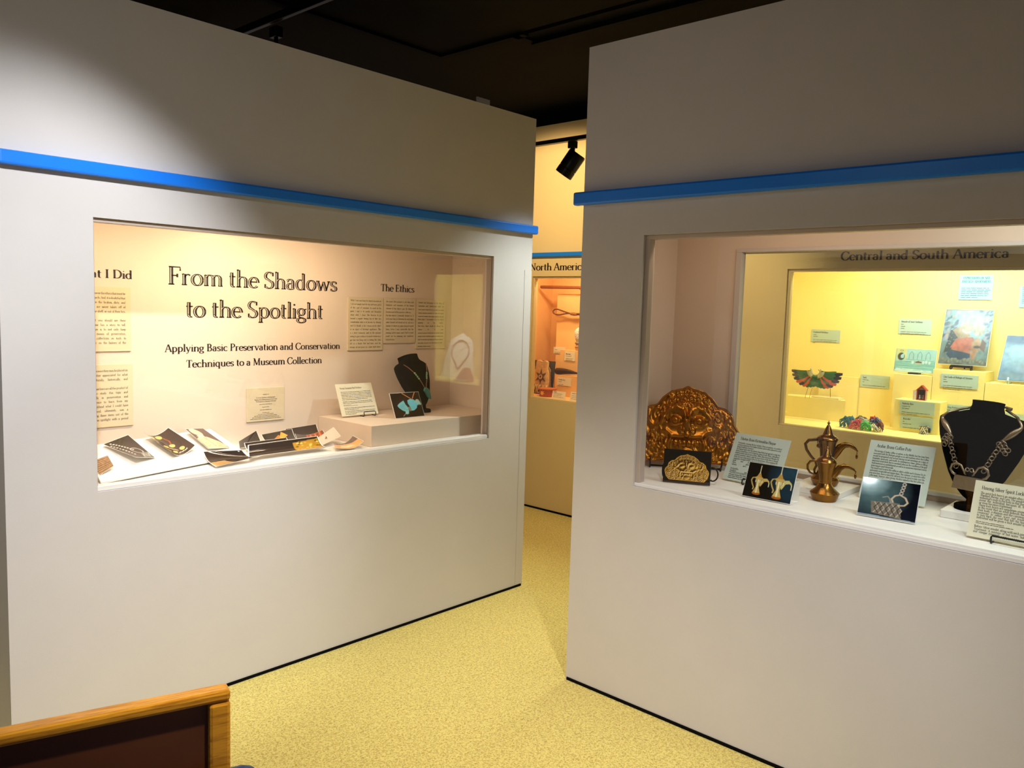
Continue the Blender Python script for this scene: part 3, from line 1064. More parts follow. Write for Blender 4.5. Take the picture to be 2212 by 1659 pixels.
A3 = img_strip(5, [])
curl_photo('dark rolled print in the middle of the loose pile', A3, [(1.795, 3.215, .862), (2.005, 3.215, .866), (1.985, 3.105, .858), (1.765, 3.115, .856)], lambda u, v: .018 * (2 * v - 1) ** 2, GP)
A4 = img_strip(6, [(S(200, 190, 180), [(.2, .1), (.3, .35), (.8, .3), (.75, .1)])])
curl_photo('dark print with a raised corner, far left of the loose pile beside the board', A4, [(1.835, 3.335, .862), (1.935, 3.355, .872), (1.900, 3.245, .856), (1.785, 3.235, .852)], lambda u, v: .030 * u * v + .003, GP)
A5 = img_strip(7, [(G2, [(.1, .1), (.5, .75), (.62, .5), (.5, .1)]), (S(240, 170, 60), [(.5, .5), (.62, .95), (.8, .6), (.6, .3)])])
curl_photo('print with an orange leaf shape, centre back of the loose pile', A5, [(1.945, 3.330, .866), (2.110, 3.335, .878), (2.065, 3.225, .866), (1.925, 3.240, .860)], lambda u, v: .022 * v ** 2, GP)
A6 = img_strip(8, [(S(225, 205, 180), [(.5, 0), (.62, .3), (.8, .2), (1, .3), (1, 0)])])
curl_photo('dark print standing up at the back of the loose pile', A6, [(2.085, 3.360, .876), (2.262, 3.365, .884), (2.215, 3.250, .862), (2.065, 3.265, .856)], lambda u, v: .022 * v ** 2, GP)
A7 = img_strip(9, [(G3, [(.35, 0), (.4, 1), (.98, 1), (.98, 0)])])
for i in range(7):
    A7.line([(.44 + i * .08, .05), (.47 + i * .08, .95)], .016, S(236, 150, 70) if i % 2 else S(90, 30, 14))
curl_photo('print with orange and brown stripes, right of the leaf print in the pile', A7, [(2.060, 3.235, .880), (2.205, 3.225, .886), (2.155, 3.110, .866), (2.005, 3.125, .864)], lambda u, v: .014 * (2 * u - 1) ** 2, GP)
A8 = img_strip(10, [(S(236, 176, 110), [(0, 0), (.0, .6), (.5, .8), (1, .5), (1, 0)]), (S(240, 214, 170), [(.2, .2), (.3, .55), (.7, .5), (.8, .2)])], S(120, 100, 92))
curl_photo('pale orange print curling up, rightmost of the pile by the plinth', A8, [(2.150, 3.060, .852), (2.262, 3.065, .860), (2.235, 2.945, .852), (2.085, 2.955, .852)], lambda u, v: .028 * (2 * u - 1) ** 2 * (.4 + .6 * u), GP)
pp = curl_photo('white back of a print sticking up right of the striped print', Img(10, 8, S(225, 205, 185)), [(2.130, 3.150, .868), (2.250, 3.200, .900), (2.235, 3.120, .880), (2.080, 3.055, .858)], lambda u, v: .012 * v, GP)

# ------------------------------------------------------------------ left case: necklace, photograph and card on the plinth
cw, ch = .2165, .165
rows = [('Navajo Turquoise Bird Necklace', .022, .138, .0098, .128, 'L', False)]
for i, w in enumerate((1, 1, 1, 1, 1, .84)):
    rows.append((None, .022, .121 - i * .0078, .0062, .178 * w, 'L', False))
for z, w, s in ((.071, 1, .0062), (.0635, 1, .0062), (.0555, .25, .004), (.0505, .46, .004), (.039, 1, .0062), (.0315, .46, .0062), (.0225, 1, .0062), (.015, 1, .0062), (.0075, .35, .0062)):
    rows.append((None, .022, z, s, .18 * w, 'L', False))
NC = (2.438, 3.243, .950)
text_card('cream card headed Navajo Turquoise Bird Necklace on a black easel', NC, rad(-1.5), rad(24), cw, ch, rows, ink=M_INKS)
wire_easel('black wire easel holding the Navajo necklace card', (2.483, 3.243, .9428), rad(-1.5), .070, .12)

im = Img(110, 78, S(42, 26, 16))
for i in range(11):
    im.ell(.42 + .026 * i, .97 - .024 * i, .014, .016, S(226, 150, 90), .5)
    im.ell(.85 - .012 * i, .985 - .024 * i, .014, .016, S(220, 140, 84), .5)
im.poly([(.54, .68), (.62, .72), (.74, .71), (.82, .64), (.86, .50), (.80, .34), (.68, .25), (.60, .26), (.58, .42), (.53, .56)], S(110, 190, 204))
im.poly([(.82, .66), (.88, .70), (.94, .66), (.99, .50), (.95, .44), (.90, .50), (.88, .44), (.84, .50)], S(150, 196, 190))
im.ell(.88, .66, .05, .04, S(196, 180, 150), .5)
im.poly([(.16, .50), (.24, .58), (.40, .68), (.44, .52), (.50, .40), (.52, .24), (.40, .22), (.28, .30), (.18, .42)], S(122, 198, 206))
for i in range(6):
    im.line([(.2 + .02 * i, .46 - .03 * i), (.44 + .012 * i, .56 - .05 * i)], .006, S(84, 150, 152))
im.poly([(.36, .18), (.42, .26), (.50, .24), (.48, .14), (.40, .12)], S(150, 200, 200))
im.line([(.36, .14), (.30, .08), (.28, .06)], .01, S(190, 180, 150))
im.poly([(.50, .40), (.56, .42), (.59, .26), (.56, .22)], S(150, 130, 90))
im.tex(.2, 14, 4)
photo_card('photograph of turquoise bird pieces leaning in front of the black bust', (2.619, 3.078, .9428), rad(-1.8), rad(25), .1834, .1314, im)
# the photograph's own small support
tag(MB().box(-.02, .020, 0, .02, .058, .002).box(-.02, .056, 0, .02, .0585, .085).build('photo_stand', M_WHITE, loc=(2.619, 3.082, .9428), rz=rad(-1.8)), 'white strut behind the turquoise photograph', 'stand')


def bust_surface(H, W, D, nk=1.0):
    def prof(t):
        # half width and half depth along the height 0..1
        T = [0, .03, .12, .25, .45, .62, .74, .80, .845, .875, .90, .96, 1.0]
        Wd = [.10, .22, .42, .60, .80, .94, 1.0, 1.0, .88, .62 * nk ** .5, .44 * nk, .38 * nk, .40 * nk]
        Dp = [.25, .40, .62, .85, 1.0, 1.0, .92, .86, .78, .80, .90, .95, .95]
        return np.interp(t, T, Wd) * W / 2, np.interp(t, T, Dp) * D / 2
    return prof


def bust(label, loc, rz, tilt, H, W, D, base_r, lean=0.0, nk=1.0):
    o = thing('jewellery_bust', label, 'display bust', loc, rz)
    T = Matrix.Translation((0, 0, .03)) @ Matrix.Rotation(-tilt, 4, 'X')
    prof = bust_surface(H, W, D, nk)
    n, rings = 40, []
    for i in range(41):
        t = i / 40
        w, d = prof(t)
        ring = []
        for k in range(n):
            a = 2 * PI * k / n
            ca, sa = math.cos(a), math.sin(a)
            p = 0.75
            ring.append((w * math.copysign(abs(ca) ** p, ca) + lean * t * H, d * math.copysign(abs(sa) ** p, sa), t * H))
        rings.append(ring)
    mb = MB().rings(rings, T=T)
    mb.build('body', M_VELVET, parent=o, smooth=True, auto=70)
    MB().lathe([(.001, 0), (base_r, 0), (base_r, .012), (base_r * .92, .016), (.018, .018), (.014, .05), (.001, .05)], 36).build('base', M_VELVET, parent=o, smooth=True, auto=40)

    def at(x, t, off=0.0):
        w, d = prof(t)
        q = min(1.0, abs(x) / max(w, 1e-6))
        y = -d * (max(0.0, 1 - q ** (2 / .75))) ** (.75 / 2) - off
        return T @ Vector((x + lean * t * H, y, t * H))
    return o, at


# turquoise necklace on its bust, turned to the right
BL = (2.812, 3.205, .943)
bo, at = bust('black necklace bust on the pale plinth behind the bird photograph', BL, rad(12), rad(23), .278, .245, .095, .042, lean=0.0, nk=1.15)
nk = thing('bead_necklace', 'coral and turquoise bead necklace with a turquoise bird on the plinth bust', 'necklace', BL, rad(12))
left = [(-.095, .80), (-.078, .74), (-.045, .60), (-.02, .45), (.006, .29)]
right = [(.095, .80), (.080, .72), (.05, .56), (.028, .41), (.012, .29)]


def along(pts, n):
    P = np.array(pts)
    s = np.concatenate([[0], np.cumsum(np.hypot(np.diff(P[:, 0]), np.diff(P[:, 1]) * .25))])
    t = np.linspace(0, s[-1], n)
    return list(zip(np.interp(t, s, P[:, 0]), np.interp(t, s, P[:, 1])))


proto = {}
for side in (left, right):
    for i, (x, t) in enumerate(along(side, 30)):
        p = at(x, t, .003)
        big = 12 <= i <= 18
        key = big
        if big and i % 2:
            continue
        if key not in proto:
            proto[key] = MB().ball((0, 0, 0), .0058 if big else .0027, 10, sq=(1, 1, .75)).build('turquoise_bead' if big else 'bead', M_TURQG if big else M_BEAD, parent=nk, smooth=True)
            c = proto[key]
        else:
            c = proto[key].copy()
            COL.objects.link(c)
        c.location = p
        c.rotation_euler = (random.random(), random.random(), random.random())
c0 = at(.009, .24, .004)
bird = [(-.022, .018), (-.012, .022), (.0, .020), (.014, .012), (.026, -.004), (.034, -.026), (.038, -.044), (.028, -.042), (.014, -.036), (0, -.024), (-.010, -.008), (-.020, .0), (-.026, .008)]
MB().prism([(c0.x + x, c0.z + z) for x, z in bird], c0.y - .008, c0.y + .001).build('bird_pendant', M_TURQ, parent=nk, bevel=0.0025)

# card tucked on top of the left partition
tag(MB().box(2.945, 2.992, 2.4755, 3.036, 3.000, 2.552).build('white_card', M_WHITE), 'white card edge standing up behind the top of the left wall', 'card')


# ------------------------------------------------------------------ right case: brass face plaque
PLQ_OUT = [(0, 1.0), (.10, .965), (.30, .93), (.46, .84), (.56, .74), (.70, .72), (.83, .63), (.87, .50), (.965, .42), (1.0, .33), (.97, .22), (.93, .12), (.85, .05), (.80, .0)]


def plaque_height(x, z):
    """relief of the horned face, x in -1..1 and z in 0..1"""
    ax = np.abs(x)
    h = np.zeros_like(x)

    def dome(cx, cz, rx, rz, a, ang=0.0, pw=2):
        ca, sa = math.cos(rad(ang)), math.sin(rad(ang))
        u, v = ax - cx, z - cz
        d = ((u * ca + v * sa) / rx) ** 2 + ((-u * sa + v * ca) / rz) ** 2
        return a * np.clip(1 - d, 0, 1) ** (1 / pw * 1.0)

    def ridge(pts, w, a):
        d = np.full_like(x, 9.0)
        for (x1, z1), (x2, z2) in zip(pts[:-1], pts[1:]):
            dx, dz = x2 - x1, (z2 - z1)
            t = np.clip(((ax - x1) * dx + (z - z1) * dz * 2.0) / (dx * dx + dz * dz * 2.0 + 1e-9), 0, 1)
            d = np.minimum(d, np.hypot(ax - x1 - t * dx, (z - z1 - t * dz) * 0.75))
        return a * np.exp(-(d / w) ** 2)

    def scroll(cx, cz, R, a, turns=2.2, sgn=1):
        u, v = ax - cx, (z - cz) * .75
        r = np.hypot(u, v)
        th = np.arctan2(v, u) * sgn
        return a * np.clip(1 - (r / R) ** 2, 0, 1) ** .5 * (.75 + .5 * np.cos(2 * PI * turns * r / R - th))
    # fat face
    h += dome(0, .50, .46, .30, .55)
    h += dome(0, .60, .44, .20, .25)
    # brows, eyes, nose
    h += ridge([(.04, .60), (.10, .68), (.20, .71), (.33, .66), (.43, .57)], .045, .40)
    h += ridge([(.03, .56), (.05, .66)], .03, .25)
    h += dome(.22, .535, .125, .075, .42)
    h += dome(.22, .535, .060, .050, .30)
    h -= ridge([(.09, .52), (.16, .59), (.26, .60), (.36, .53)], .016, .16)
    h -= ridge([(.09, .52), (.18, .475), (.28, .48), (.36, .53)], .016, .16)
    h += dome(0, .43, .085, .12, .45)
    h += dome(.10, .405, .065, .05, .38)
    h -= dome(.055, .385, .025, .018, .30)
    # upper jaw, teeth and fangs
    h += ridge([(0, .345), (.15, .335), (.28, .35), (.38, .40), (.47, .41)], .032, .36)
    h -= ridge([(0, .29), (.25, .29), (.33, .31)], .018, .30)
    h += np.where((z > .20) & (z < .285) & (ax < .24), .22 * np.abs(np.sin(ax * 38)) ** .6, 0)
    h += ridge([(.29, .31), (.33, .22), (.31, .13)], .030, .40)
    h += ridge([(.10, .22), (.16, .14), (.21, .10)], .03, .22)
    h += dome(0, .12, .13, .08, .30)
    # horns curving up and out
    h += ridge([(.44, .56), (.50, .47), (.60, .455), (.68, .51), (.70, .59)], .034, .40)
    # ears, curls and clouds
    for cx, cz, R, a, t in ((.55, .60, .10, .30, 1.8), (.76, .60, .09, .28, 1.8), (.07, .80, .08, .26, 1.6), (.20, .79, .07, .26, 1.6), (.33, .76, .075, .28, 1.6),
                            (.44, .68, .07, .28, 1.6), (.80, .38, .12, .32, 2.4), (.86, .20, .12, .32, 2.4), (.63, .30, .11, .32, 2.0), (.62, .13, .12, .30, 2.2),
                            (.45, .26, .09, .28, 2.0), (.42, .09, .10, .26, 2.0), (.66, .70, .07, .2, 1.5), (.0, .90, .08, .24, 1.6), (.15, .89, .07, .2, 1.5), (.30, .86, .06, .2, 1.4), (.25, .03, .08, .2, 1.6), (.74, .05, .08, .2, 1.6)):
        h += scroll(cx, cz, R, a, t)
    h += ridge([(.02, .72), (.03, .78)], .02, .15)
    for i in range(9):
        a0 = .45 + .06 * i
        h += ridge([(a0 - .02, .20 + .02 * math.sin(i * 2)), (a0 + .03, .44 + .05 * math.sin(i * 3))], .013, .10)
    return h


def plaque_mesh(w, h, depth):
    half = PLQ_OUT
    pts = [(-x, z) for x, z in half[::-1]][:-1] + half
    P = np.array(pts)
    # outline as a function of angle round an inner point
    C0 = np.array((0, .36))
    nth, nr = 260, 84
    th = np.linspace(-PI, PI, nth, endpoint=False)
    # dense closed outline
    Q = []
    for i in range(len(P)):
        a, b = P[i], P[(i + 1) % len(P)]
        for k in range(24):
            Q.append(a + (b - a) * k / 24)
    Q = np.array(Q)
    ang = np.arctan2((Q[:, 1] - C0[1]), (Q[:, 0] - C0[0]))
    rr = np.hypot(Q[:, 0] - C0[0], Q[:, 1] - C0[1])
    o = np.argsort(ang)
    R = np.interp(th, ang[o], rr[o], period=2 * PI)
    for _ in range(2):
        R = (np.roll(R, 1) + 2 * R + np.roll(R, -1)) / 4
    vs, fs = [], []
    rho = np.concatenate([np.linspace(0.004, .94, nr - 7), [.955, .97, .98, .99, 1.0, 1.0, .97]])
    X = C0[0] + np.outer(rho, R * np.cos(th))
    Z = C0[1] + np.outer(rho, R * np.sin(th))
    Z = np.clip(Z, 0.0, None)
    H = plaque_height(X, Z) * np.clip((1 - rho) / .07, 0, 1)[:, None]
    H += np.exp(-((rho - .965) / .014) ** 2)[:, None] * .28
    H += .10 * np.clip(1 - rho ** 2, 0, 1)[:, None]
    H[-2] = -.35
    H[-1] = -.35
    for i in range(len(rho)):
        for j in range(nth):
            vs.append((X[i, j] * w / 2, -H[i, j] * depth, Z[i, j] * h))
            if i:
                k = (j + 1) % nth
                a, b = (i - 1) * nth, i * nth
                fs.append((a + j, b + j, b + k, a + k))
    fs.append(tuple(range(nth)))
    mb = MB()
    mb.add(vs, [f[::-1] for f in fs])
    mb.f.append(tuple((len(rho) - 1) * nth + j for j in range(nth)))
    mb.m.append(0)
    return mb


PQ = (2.968, 1.722, .880)
po = plaque_mesh(.455, .325, .026).build('relief_plaque', M_GILT, loc=PQ, rz=rad(-57), tilt=rad(13), smooth=True, auto=65)
tag(po, 'large gilt brass relief plaque of a horned face at the left of the right case', 'plaque')
pe = thing('wire_easel', 'low brass wire easel under the large gilt plaque', 'easel', (2.968, 1.722, .8505), rad(-57))
for sx in (-1, 1):
    MB().tube([(sx * .145, .05, .003), (sx * .145, 0, .003), (sx * .145, -.012, .026), (sx * .145, -.030, .026), (sx * .145, -.034, .040), (sx * .145, -.030, .058)], .003, 8).build('hook', M_WIRE, parent=pe, smooth=True)
    MB().tube([(sx * .175, -.030, .020), (sx * .186, -.034, .008), (sx * .182, -.036, -.0), (sx * .172, -.034, .008), (sx * .175, -.030, .024)], .0018, 6).build('wire_loop', M_BRASSW, parent=pe, smooth=True)
MB().tube([(-.145, .04, .003), (.145, .04, .003)], .003, 8).build('cross_bar', M_WIRE, parent=pe, smooth=True)


def img_plaque():
    nx, ny = 200, 146
    im = Img(nx, ny, S(22, 14, 8))
    im.c *= 1
    px = (im.U - .50) / .47
    pz = (im.V - .08) / .80
    out = [(-x, z) for x, z in PLQ_OUT[::-1]][:-1] + PLQ_OUT
    hh = plaque_height(px, np.clip(pz, 0, 1))
    gx = np.gradient(hh, axis=1)
    gy = np.gradient(hh, axis=0)
    sh = np.clip(.46 + 26.0 * (-gx * .5 + gy * .6), .03, 1.3)
    gold = np.array(S(232, 172, 66)[:3])
    dark = np.array(S(70, 36, 8)[:3])
    g = dark + (gold - dark) * sh[..., None]
    g = np.where(sh[..., None] > 1.0, g + (sh[..., None] - 1) * .35, g)
    P = [(.5 + .47 * x, .08 + .80 * z) for x, z in out]
    sub = Img(nx, ny, (0, 0, 0))
    sub.poly(P, (1, 1, 1))
    mk = sub.c[..., :1]
    im.c = im.c * (1 - mk) + np.clip(g, 0, 1) * mk
    im.line(P + P[:1], .012, S(226, 168, 70))
    im.poly([(0, 0), (1, 0), (1, .05), (0, .06)], S(40, 22, 10))
    return im


photo_card('photograph of the gilt plaque on black, leaning in front of the plaque itself', (2.713, 1.566, .8535), rad(-66), rad(3), .178, .128, img_plaque(), mback=M_INK)
we = thing('wire_easel', 'black ring-ended wire easel behind the photograph of the plaque', 'easel', (2.735, 1.574, .8505), rad(-66))
for sx in (-1, 1):
    ring = [(sx * .092 + .020 * math.cos(a), .012, .040 + .026 * math.sin(a)) for a in np.linspace(-2.2, 2.2, 20)] if sx > 0 else [(sx * .092 - .006 * math.cos(a), .012, .040 + .026 * math.sin(a)) for a in np.linspace(-2.2, 2.2, 20)]
    MB().tube(ring, .0028, 8).build('ring', M_WIRE, parent=we, smooth=True)
MB().tube([(-.09, .012, .018), (-.06, .010, .003), (.06, .010, .003), (.09, .012, .018)], .0025, 8).build('cross_bar', M_WIRE, parent=we, smooth=True)
MB().tube([(0, .010, .003), (0, .012, .10), (0, .05, .003)], .0025, 8).build('hind_leg', M_WIRE, parent=we, smooth=True)

# ------------------------------------------------------------------ right case: text cards
GT = None
w, h = .238, .195
rows = [('Tibetan Brass Kirtimukha Plaque', .026, .168, .0112, .155, 'L', False)]
rows += para(['Kirtimukha, meaning the face of glory, fame, or majesty, is a mythical', 'creature originating from Indian tradition and is often referred to as the', '=fanged hideous creature.', 'The legend states that the demon king Rahu had agreed to help the',
              'demon Jalandhara, Lord of demons, quarrel with Shiva. Jalandhara', 'adopted another side because of Shiva. When Shiva learned of this plan, he', 'created a monster demon with the fierce form of the lion to devour', 'Rahu, but once Rahu begged Shiva for forgiveness, Shiva assigned the',
              'repentant. Instead of Rahu, the monster demon, it now feasted on', 'itself and devoured its own body', 'Shiva, pleased that the', 'solemn gave him the name', '', 'Kirtimukha is often used', 'Buddhist temples and other'], .022, .152, .0082, .0066, .19)
for z, wd, s in ((.034, .09, .004), (.0295, .1, .004), (.0225, .10, .0062), (.016, .10, .0062), (.009, .075, .0062)):
    rows.append((None, .022, z, s, wd, 'L', False))
text_card('pale card headed Tibetan Brass Kirtimukha Plaque, right of the plaque', (2.889, 1.395, .856), rad(-96), rad(25), w, h, rows, mcard=M_CARDG)
wire_easel('black wire easel holding the Tibetan plaque card', (2.886, 1.372, .8505), rad(-96), .085, .13, .0026)

w, h = .2224, .220
rows = [('Arabic Brass Coffee Pots', .026, .194, .0125, .118, 'L', False)]
rows += para(['The serving of Arabic coffee, or gahwa, in the Middle East has long been', 'associated with the Bedouin people as an old tradition when the coffee', 'would be prepared and served during social meetings as a sign of', 'hospitality, generosity, and wealth. In contemporary times, gahwa is still an',
              'important social drink that is consumed often on the coastlines of the gulf', 'Arab businesses or establishments as well as in numerous important events', '=marriages and funerals.', 'The vessel used to serve the coffee is called a dallah and is known for its',
              'particularly recognizable and unique shape. This container, in which the coffee', 'pots were born, have a conical lid, tall neck over the spout to help cover the', 'coffee inside. However, when serving, the lid is capped so that the coffee can', '=be poured easily into the cup.'], .020, .176, .0094, .0072, .186)
for z, wd, s in ((.062, .08, .004), (.056, .10, .004), (.046, .18, .0066), (.038, .18, .0066), (.030, .18, .0066), (.022, .12, .0066)):
    rows.append((None, .020, z, s, wd, 'L', False))
text_card('pale card headed Arabic Brass Coffee Pots, behind the photograph of a silver lock', (3.018, .917, .856), rad(-88.6), rad(26), w, h, rows, mcard=M_CARDG)
wire_easel('wire easel hidden behind the Arabic coffee pots card', (3.016, .917, .8505), FR, .07, .14, .0022, mt=M_BRASSW)

w, h = .215, .172
rows = [('Hmong Silver Spirit Lock', .020, .147, .0105, .112, 'L', False)]
rows += para(['The spirit lock here is an amulet often worn by the Hmong of', 'Thailand, Burma, and Laos. The amulet is believed to lock the', "individual's souls to the body so that they do not get lost in the", 'event the individual becomes ill, has an accident, or', '=or even becomes frightened.',
              'These lock boxes are sometimes given to young children,', 'in the event that an adult believes their soul to have left', 'their body, a shaman and the community may perform a', 'ceremony to either scare out troublesome spirits or', 'to lure back the soul that left the body. After the rite,', 'individual will be given a lock amulet to keep the soul in'], .019, .133, .0075, .0068, .180)
rows += [(None, .019, .048, .004, .075, 'L', False), (None, .019, .043, .004, .10, 'L', False),
         ('Before: Silver amulet, along with neck piece, were heavily', .017, .031, .0068, .18, 'L', True), ('Treatment: A mixture of hot water, baking soda, salt,', .017, .0225, .0068, .18, 'L', True), ('and vinegar removed', .016, .0150, .0068, .07, 'L', True)]
text_card('cream card headed Hmong Silver Spirit Lock on a twisted black easel', (2.716, .496, .856), rad(-92.5), rad(17), w, h, rows)
wire_easel('black twisted wire easel holding the Hmong card', (2.714, .478, .8505), rad(-92.5), .110, .12, .0028, twist=True)

# ------------------------------------------------------------------ right case: photographs of the pots and of the lock
im = Img(150, 106, S(20, 17, 14))
im.ell(.92, .72, .34, .42, S(36, 66, 84), 1.2)
im.ell(.95, .35, .25, .35, S(28, 48, 62), 1.2)


def paint_pot(im, cx, z0, s, big):
    A, B, C, D = S(204, 170, 96), S(236, 226, 180), S(168, 92, 30), S(110, 74, 30)
    im.ell(cx, z0 + .03 * s, .095 * s, .050 * s, C, .2)
    im.poly([(cx - 0.0888 * s, z0 + .05 * s), (cx + 0.0888 * s, z0 + .05 * s), (cx + 0.0370 * s, z0 + .24 * s), (cx - 0.0370 * s, z0 + .24 * s)], A)
    im.poly([(cx - 0.0370 * s, z0 + .24 * s), (cx + 0.0370 * s, z0 + .24 * s), (cx + 0.0740 * s, z0 + .52 * s), (cx - 0.0740 * s, z0 + .52 * s)], S(186, 160, 92))
    im.line([(cx - 0.0074 * s, z0 + .06 * s), (cx - 0.0037 * s, z0 + .50 * s)], .025 * s, B)
    im.ell(cx, z0 + .54 * s, .095 * s, .055 * s, A, .2)
    im.poly([(cx - 0.0666 * s, z0 + .56 * s), (cx + 0.0666 * s, z0 + .56 * s), (cx + 0.0089 * s, z0 + .74 * s), (cx - 0.0089 * s, z0 + .74 * s)], S(196, 150, 70))
    im.line([(cx, z0 + .7 * s), (cx, z0 + .95 * s)], .012 * s, B)
    im.poly([(cx + 0.0444 * s, z0 + .34 * s), (cx + 0.0888 * s, z0 + .54 * s), (cx + 0.1850 * s, z0 + .56 * s), (cx + 0.2516 * s, z0 + .48 * s), (cx + 0.2590 * s, z0 + .40 * s), (cx + 0.2072 * s, z0 + .47 * s), (cx + 0.1332 * s, z0 + .44 * s), (cx + 0.0666 * s, z0 + .26 * s)], S(206, 192, 128) if big else A)
    im.line([(cx + 0.2553 * s, z0 + .43 * s), (cx + 0.2553 * s, z0 + .30 * s)], .012 * s, B)
    im.line([(cx - 0.0740 * s, z0 + .55 * s), (cx - 0.1480 * s, z0 + .53 * s), (cx - 0.1702 * s, z0 + .44 * s), (cx - 0.1332 * s, z0 + .32 * s), (cx - 0.0888 * s, z0 + .22 * s), (cx - 0.0962 * s, z0 + .15 * s)], .018 * s, A)
    for i in range(4):
        im.line([(cx - 0.0666 * s + i * .05 * s, z0 + .47 * s), (cx - 0.0629 * s + i * .05 * s, z0 + .40 * s)], .012 * s, B)


paint_pot(im, .27, .10, .88, False)
paint_pot(im, .70, .08, 1.0, True)
im.tex(.18, 16, 6)
photo_card('photograph of two brass coffee pots, leaning left of the real pots', (2.692, 1.234, .853), rad(-89.4), rad(23), .180, .1286, im)
tag(MB().box(-.088, .012, 0, .088, .075, .0015).box(-.088, .0735, 0, .088, .075, .07).build('photo_stand', M_WHITE, loc=(2.692, 1.234, .8505), rz=rad(-89.4)), 'cream card foot under the photograph of the two coffee pots', 'stand')

im = Img(130, 96, S(12, 14, 24))
im.ell(.24, .70, .40, .46, S(84, 110, 114), 1.4)
im.ell(.10, .95, .3, .3, S(150, 180, 186), .9)
im.poly([(.24, .10), (.76, .04), (.70, .44), (.20, .40)], S(122, 112, 100))
for i in range(5):
    x = .27 + i * .1
    im.line([(x, .12 - i * .01), (x + .08, .25), (x, .39)], .012, S(186, 172, 152))
    im.line([(x + .08, .12 - i * .01), (x, .25), (x + .08, .39)], .012, S(60, 52, 44))
im.line([(.58, .44), (.55, .53), (.60, .62), (.68, .66), (.78, .60), (.83, .48), (.78, .40), (.68, .38)], .022, S(206, 184, 160))
im.line([(.58, .44), (.54, .42), (.52, .52), (.48, .58), (.40, .54)], .016, S(150, 150, 140))
for i in range(4):
    im.ell(.70 + .01 * i, .70 + .08 * i, .028, .035, S(196, 180, 164), ring=.4)
im.poly([(0, 0), (1, 0), (1, .03), (0, .05)], S(150, 160, 170))
im.tex(.25, 12, 9)
photo_card('glossy photograph of an engraved silver lock, in front of the Arabic coffee pots card', (2.745, .8465, .853), rad(-85), rad(23), .1786, .131, im)
tag(MB().box(-.03, .012, 0, .03, .070, .0015).box(-.03, .0685, 0, .03, .070, .068).build('photo_stand', M_WHITE, loc=(2.745, .8465, .8505), rz=rad(-85)), 'white strut behind the photograph of the silver lock', 'stand')

# ------------------------------------------------------------------ right case: brass coffee pots
def coffee_pot(label, loc, rz, H, small):
    o = thing('coffee_pot', label, 'coffee pot', loc, rz)
    s = H
    if small:
        body = [(.002, 0), (.215, 0), (.225, .02), (.235, .055), (.262, .125), (.268, .15), (.255, .165), (.185, .225), (.135, .285), (.108, .335), (.112, .345), (.112, .360), (.105, .366), (.112, .42), (.128, .52), (.152, .63), (.176, .70), (.186, .73)]
        lid = [(.19, .730), (.194, .742), (.180, .755), (.165, .790), (.120, .825), (.085, .845), (.070, .880), (.050, .930), (.032, .965), (.018, .985)]
        k = 1.0
    else:
        body = [(.002, 0), (.165, 0), (.175, .015), (.200, .065), (.210, .105), (.198, .118), (.150, .155), (.112, .235), (.092, .32), (.095, .34), (.090, .36), (.096, .45), (.108, .56), (.128, .66), (.146, .70)]
        lid = [(.140, .700), (.158, .712), (.150, .735), (.130, .755), (.085, .775), (.074, .79), (.060, .83), (.040, .885), (.020, .925)]
        k = .80
    MB().lathe([(r * s, z * s) for r, z in body], 40).build('body', M_BRASS, parent=o, smooth=True, auto=35)
    z1 = lid[-1][1]
    t = 1.0 if not small else 1.08
    fin = [(lid[-1][0], z1), (.010, z1 + .012), (.022, z1 + .030), (.016, z1 + .045), (.006, z1 + .055), (.004, t - .005), (.001, t)]
    lo = MB().lathe([(.001, lid[0][1])] and [(r * s, z * s) for r, z in lid], 40).build('lid', M_BRASS, parent=o, smooth=True, auto=35)
    MB().lathe([(r * s, z * s) for r, z in fin], 20).build('finial', M_BRASS, parent=lo, smooth=True, auto=40)
    # beak spout: a deep crescent
    if small:
        c = [(.12, .46), (.175, .55), (.235, .64), (.315, .685), (.40, .675), (.475, .635), (.53, .585)]
        r = [.060, .070, .062, .046, .034, .022, .008]
        hd = [(-.16, .735), (-.22, .745), (-.29, .725), (-.335, .655), (-.33, .575), (-.285, .51), (-.225, .485), (-.165, .50)]
    else:
        c = [(.09, .42), (.135, .52), (.185, .60), (.25, .645), (.325, .64), (.39, .60), (.435, .555)]
        r = [.045, .062, .058, .045, .033, .022, .007]
        hd = [(-.13, .700), (-.19, .690), (-.27, .675), (-.315, .615), (-.295, .53), (-.225, .43), (-.155, .36), (-.135, .295), (-.165, .225), (-.155, .17)]
    sp = MB().tube([(x * s, 0, z * s) for x, z in c], [q * s for q in r], 14, flat=.55).build('spout', M_BRASS, parent=o, smooth=True, auto=60)
    tip = (c[-1][0] - .012, c[-1][1])
    MB().tube([(tip[0] * s, 0, (tip[1] + .005) * s), (tip[0] * s, 0, (tip[1] - .045) * s)], .0016, 6).ball((tip[0] * s, 0, (tip[1] - .075) * s), .0045, 8, sq=(1, 1, 2.2)).build('pendant', M_BRASS, parent=sp, smooth=True)
    MB().tube([(x * s, 0, z * s) for x, z in hd], [.026 * s * (1 - .4 * i / len(hd)) for i in range(len(hd))], 10, flat=.55).build('handle', M_BRASS, parent=o, smooth=True)
    if not small:
        for i in range(3):
            a = 2.6 + i * .55
            MB().tube([(.14 * s * math.cos(a), -.14 * s * math.sin(a), .70 * s), (.14 * s * math.cos(a), -.145 * s * math.sin(a), .63 * s)], .0015, 6).ball((.14 * s * math.cos(a), -.145 * s * math.sin(a), .60 * s), .004, 8, sq=(1, 1, 1.8)).build('pendant', M_BRASS, parent=o, smooth=True)
    return o


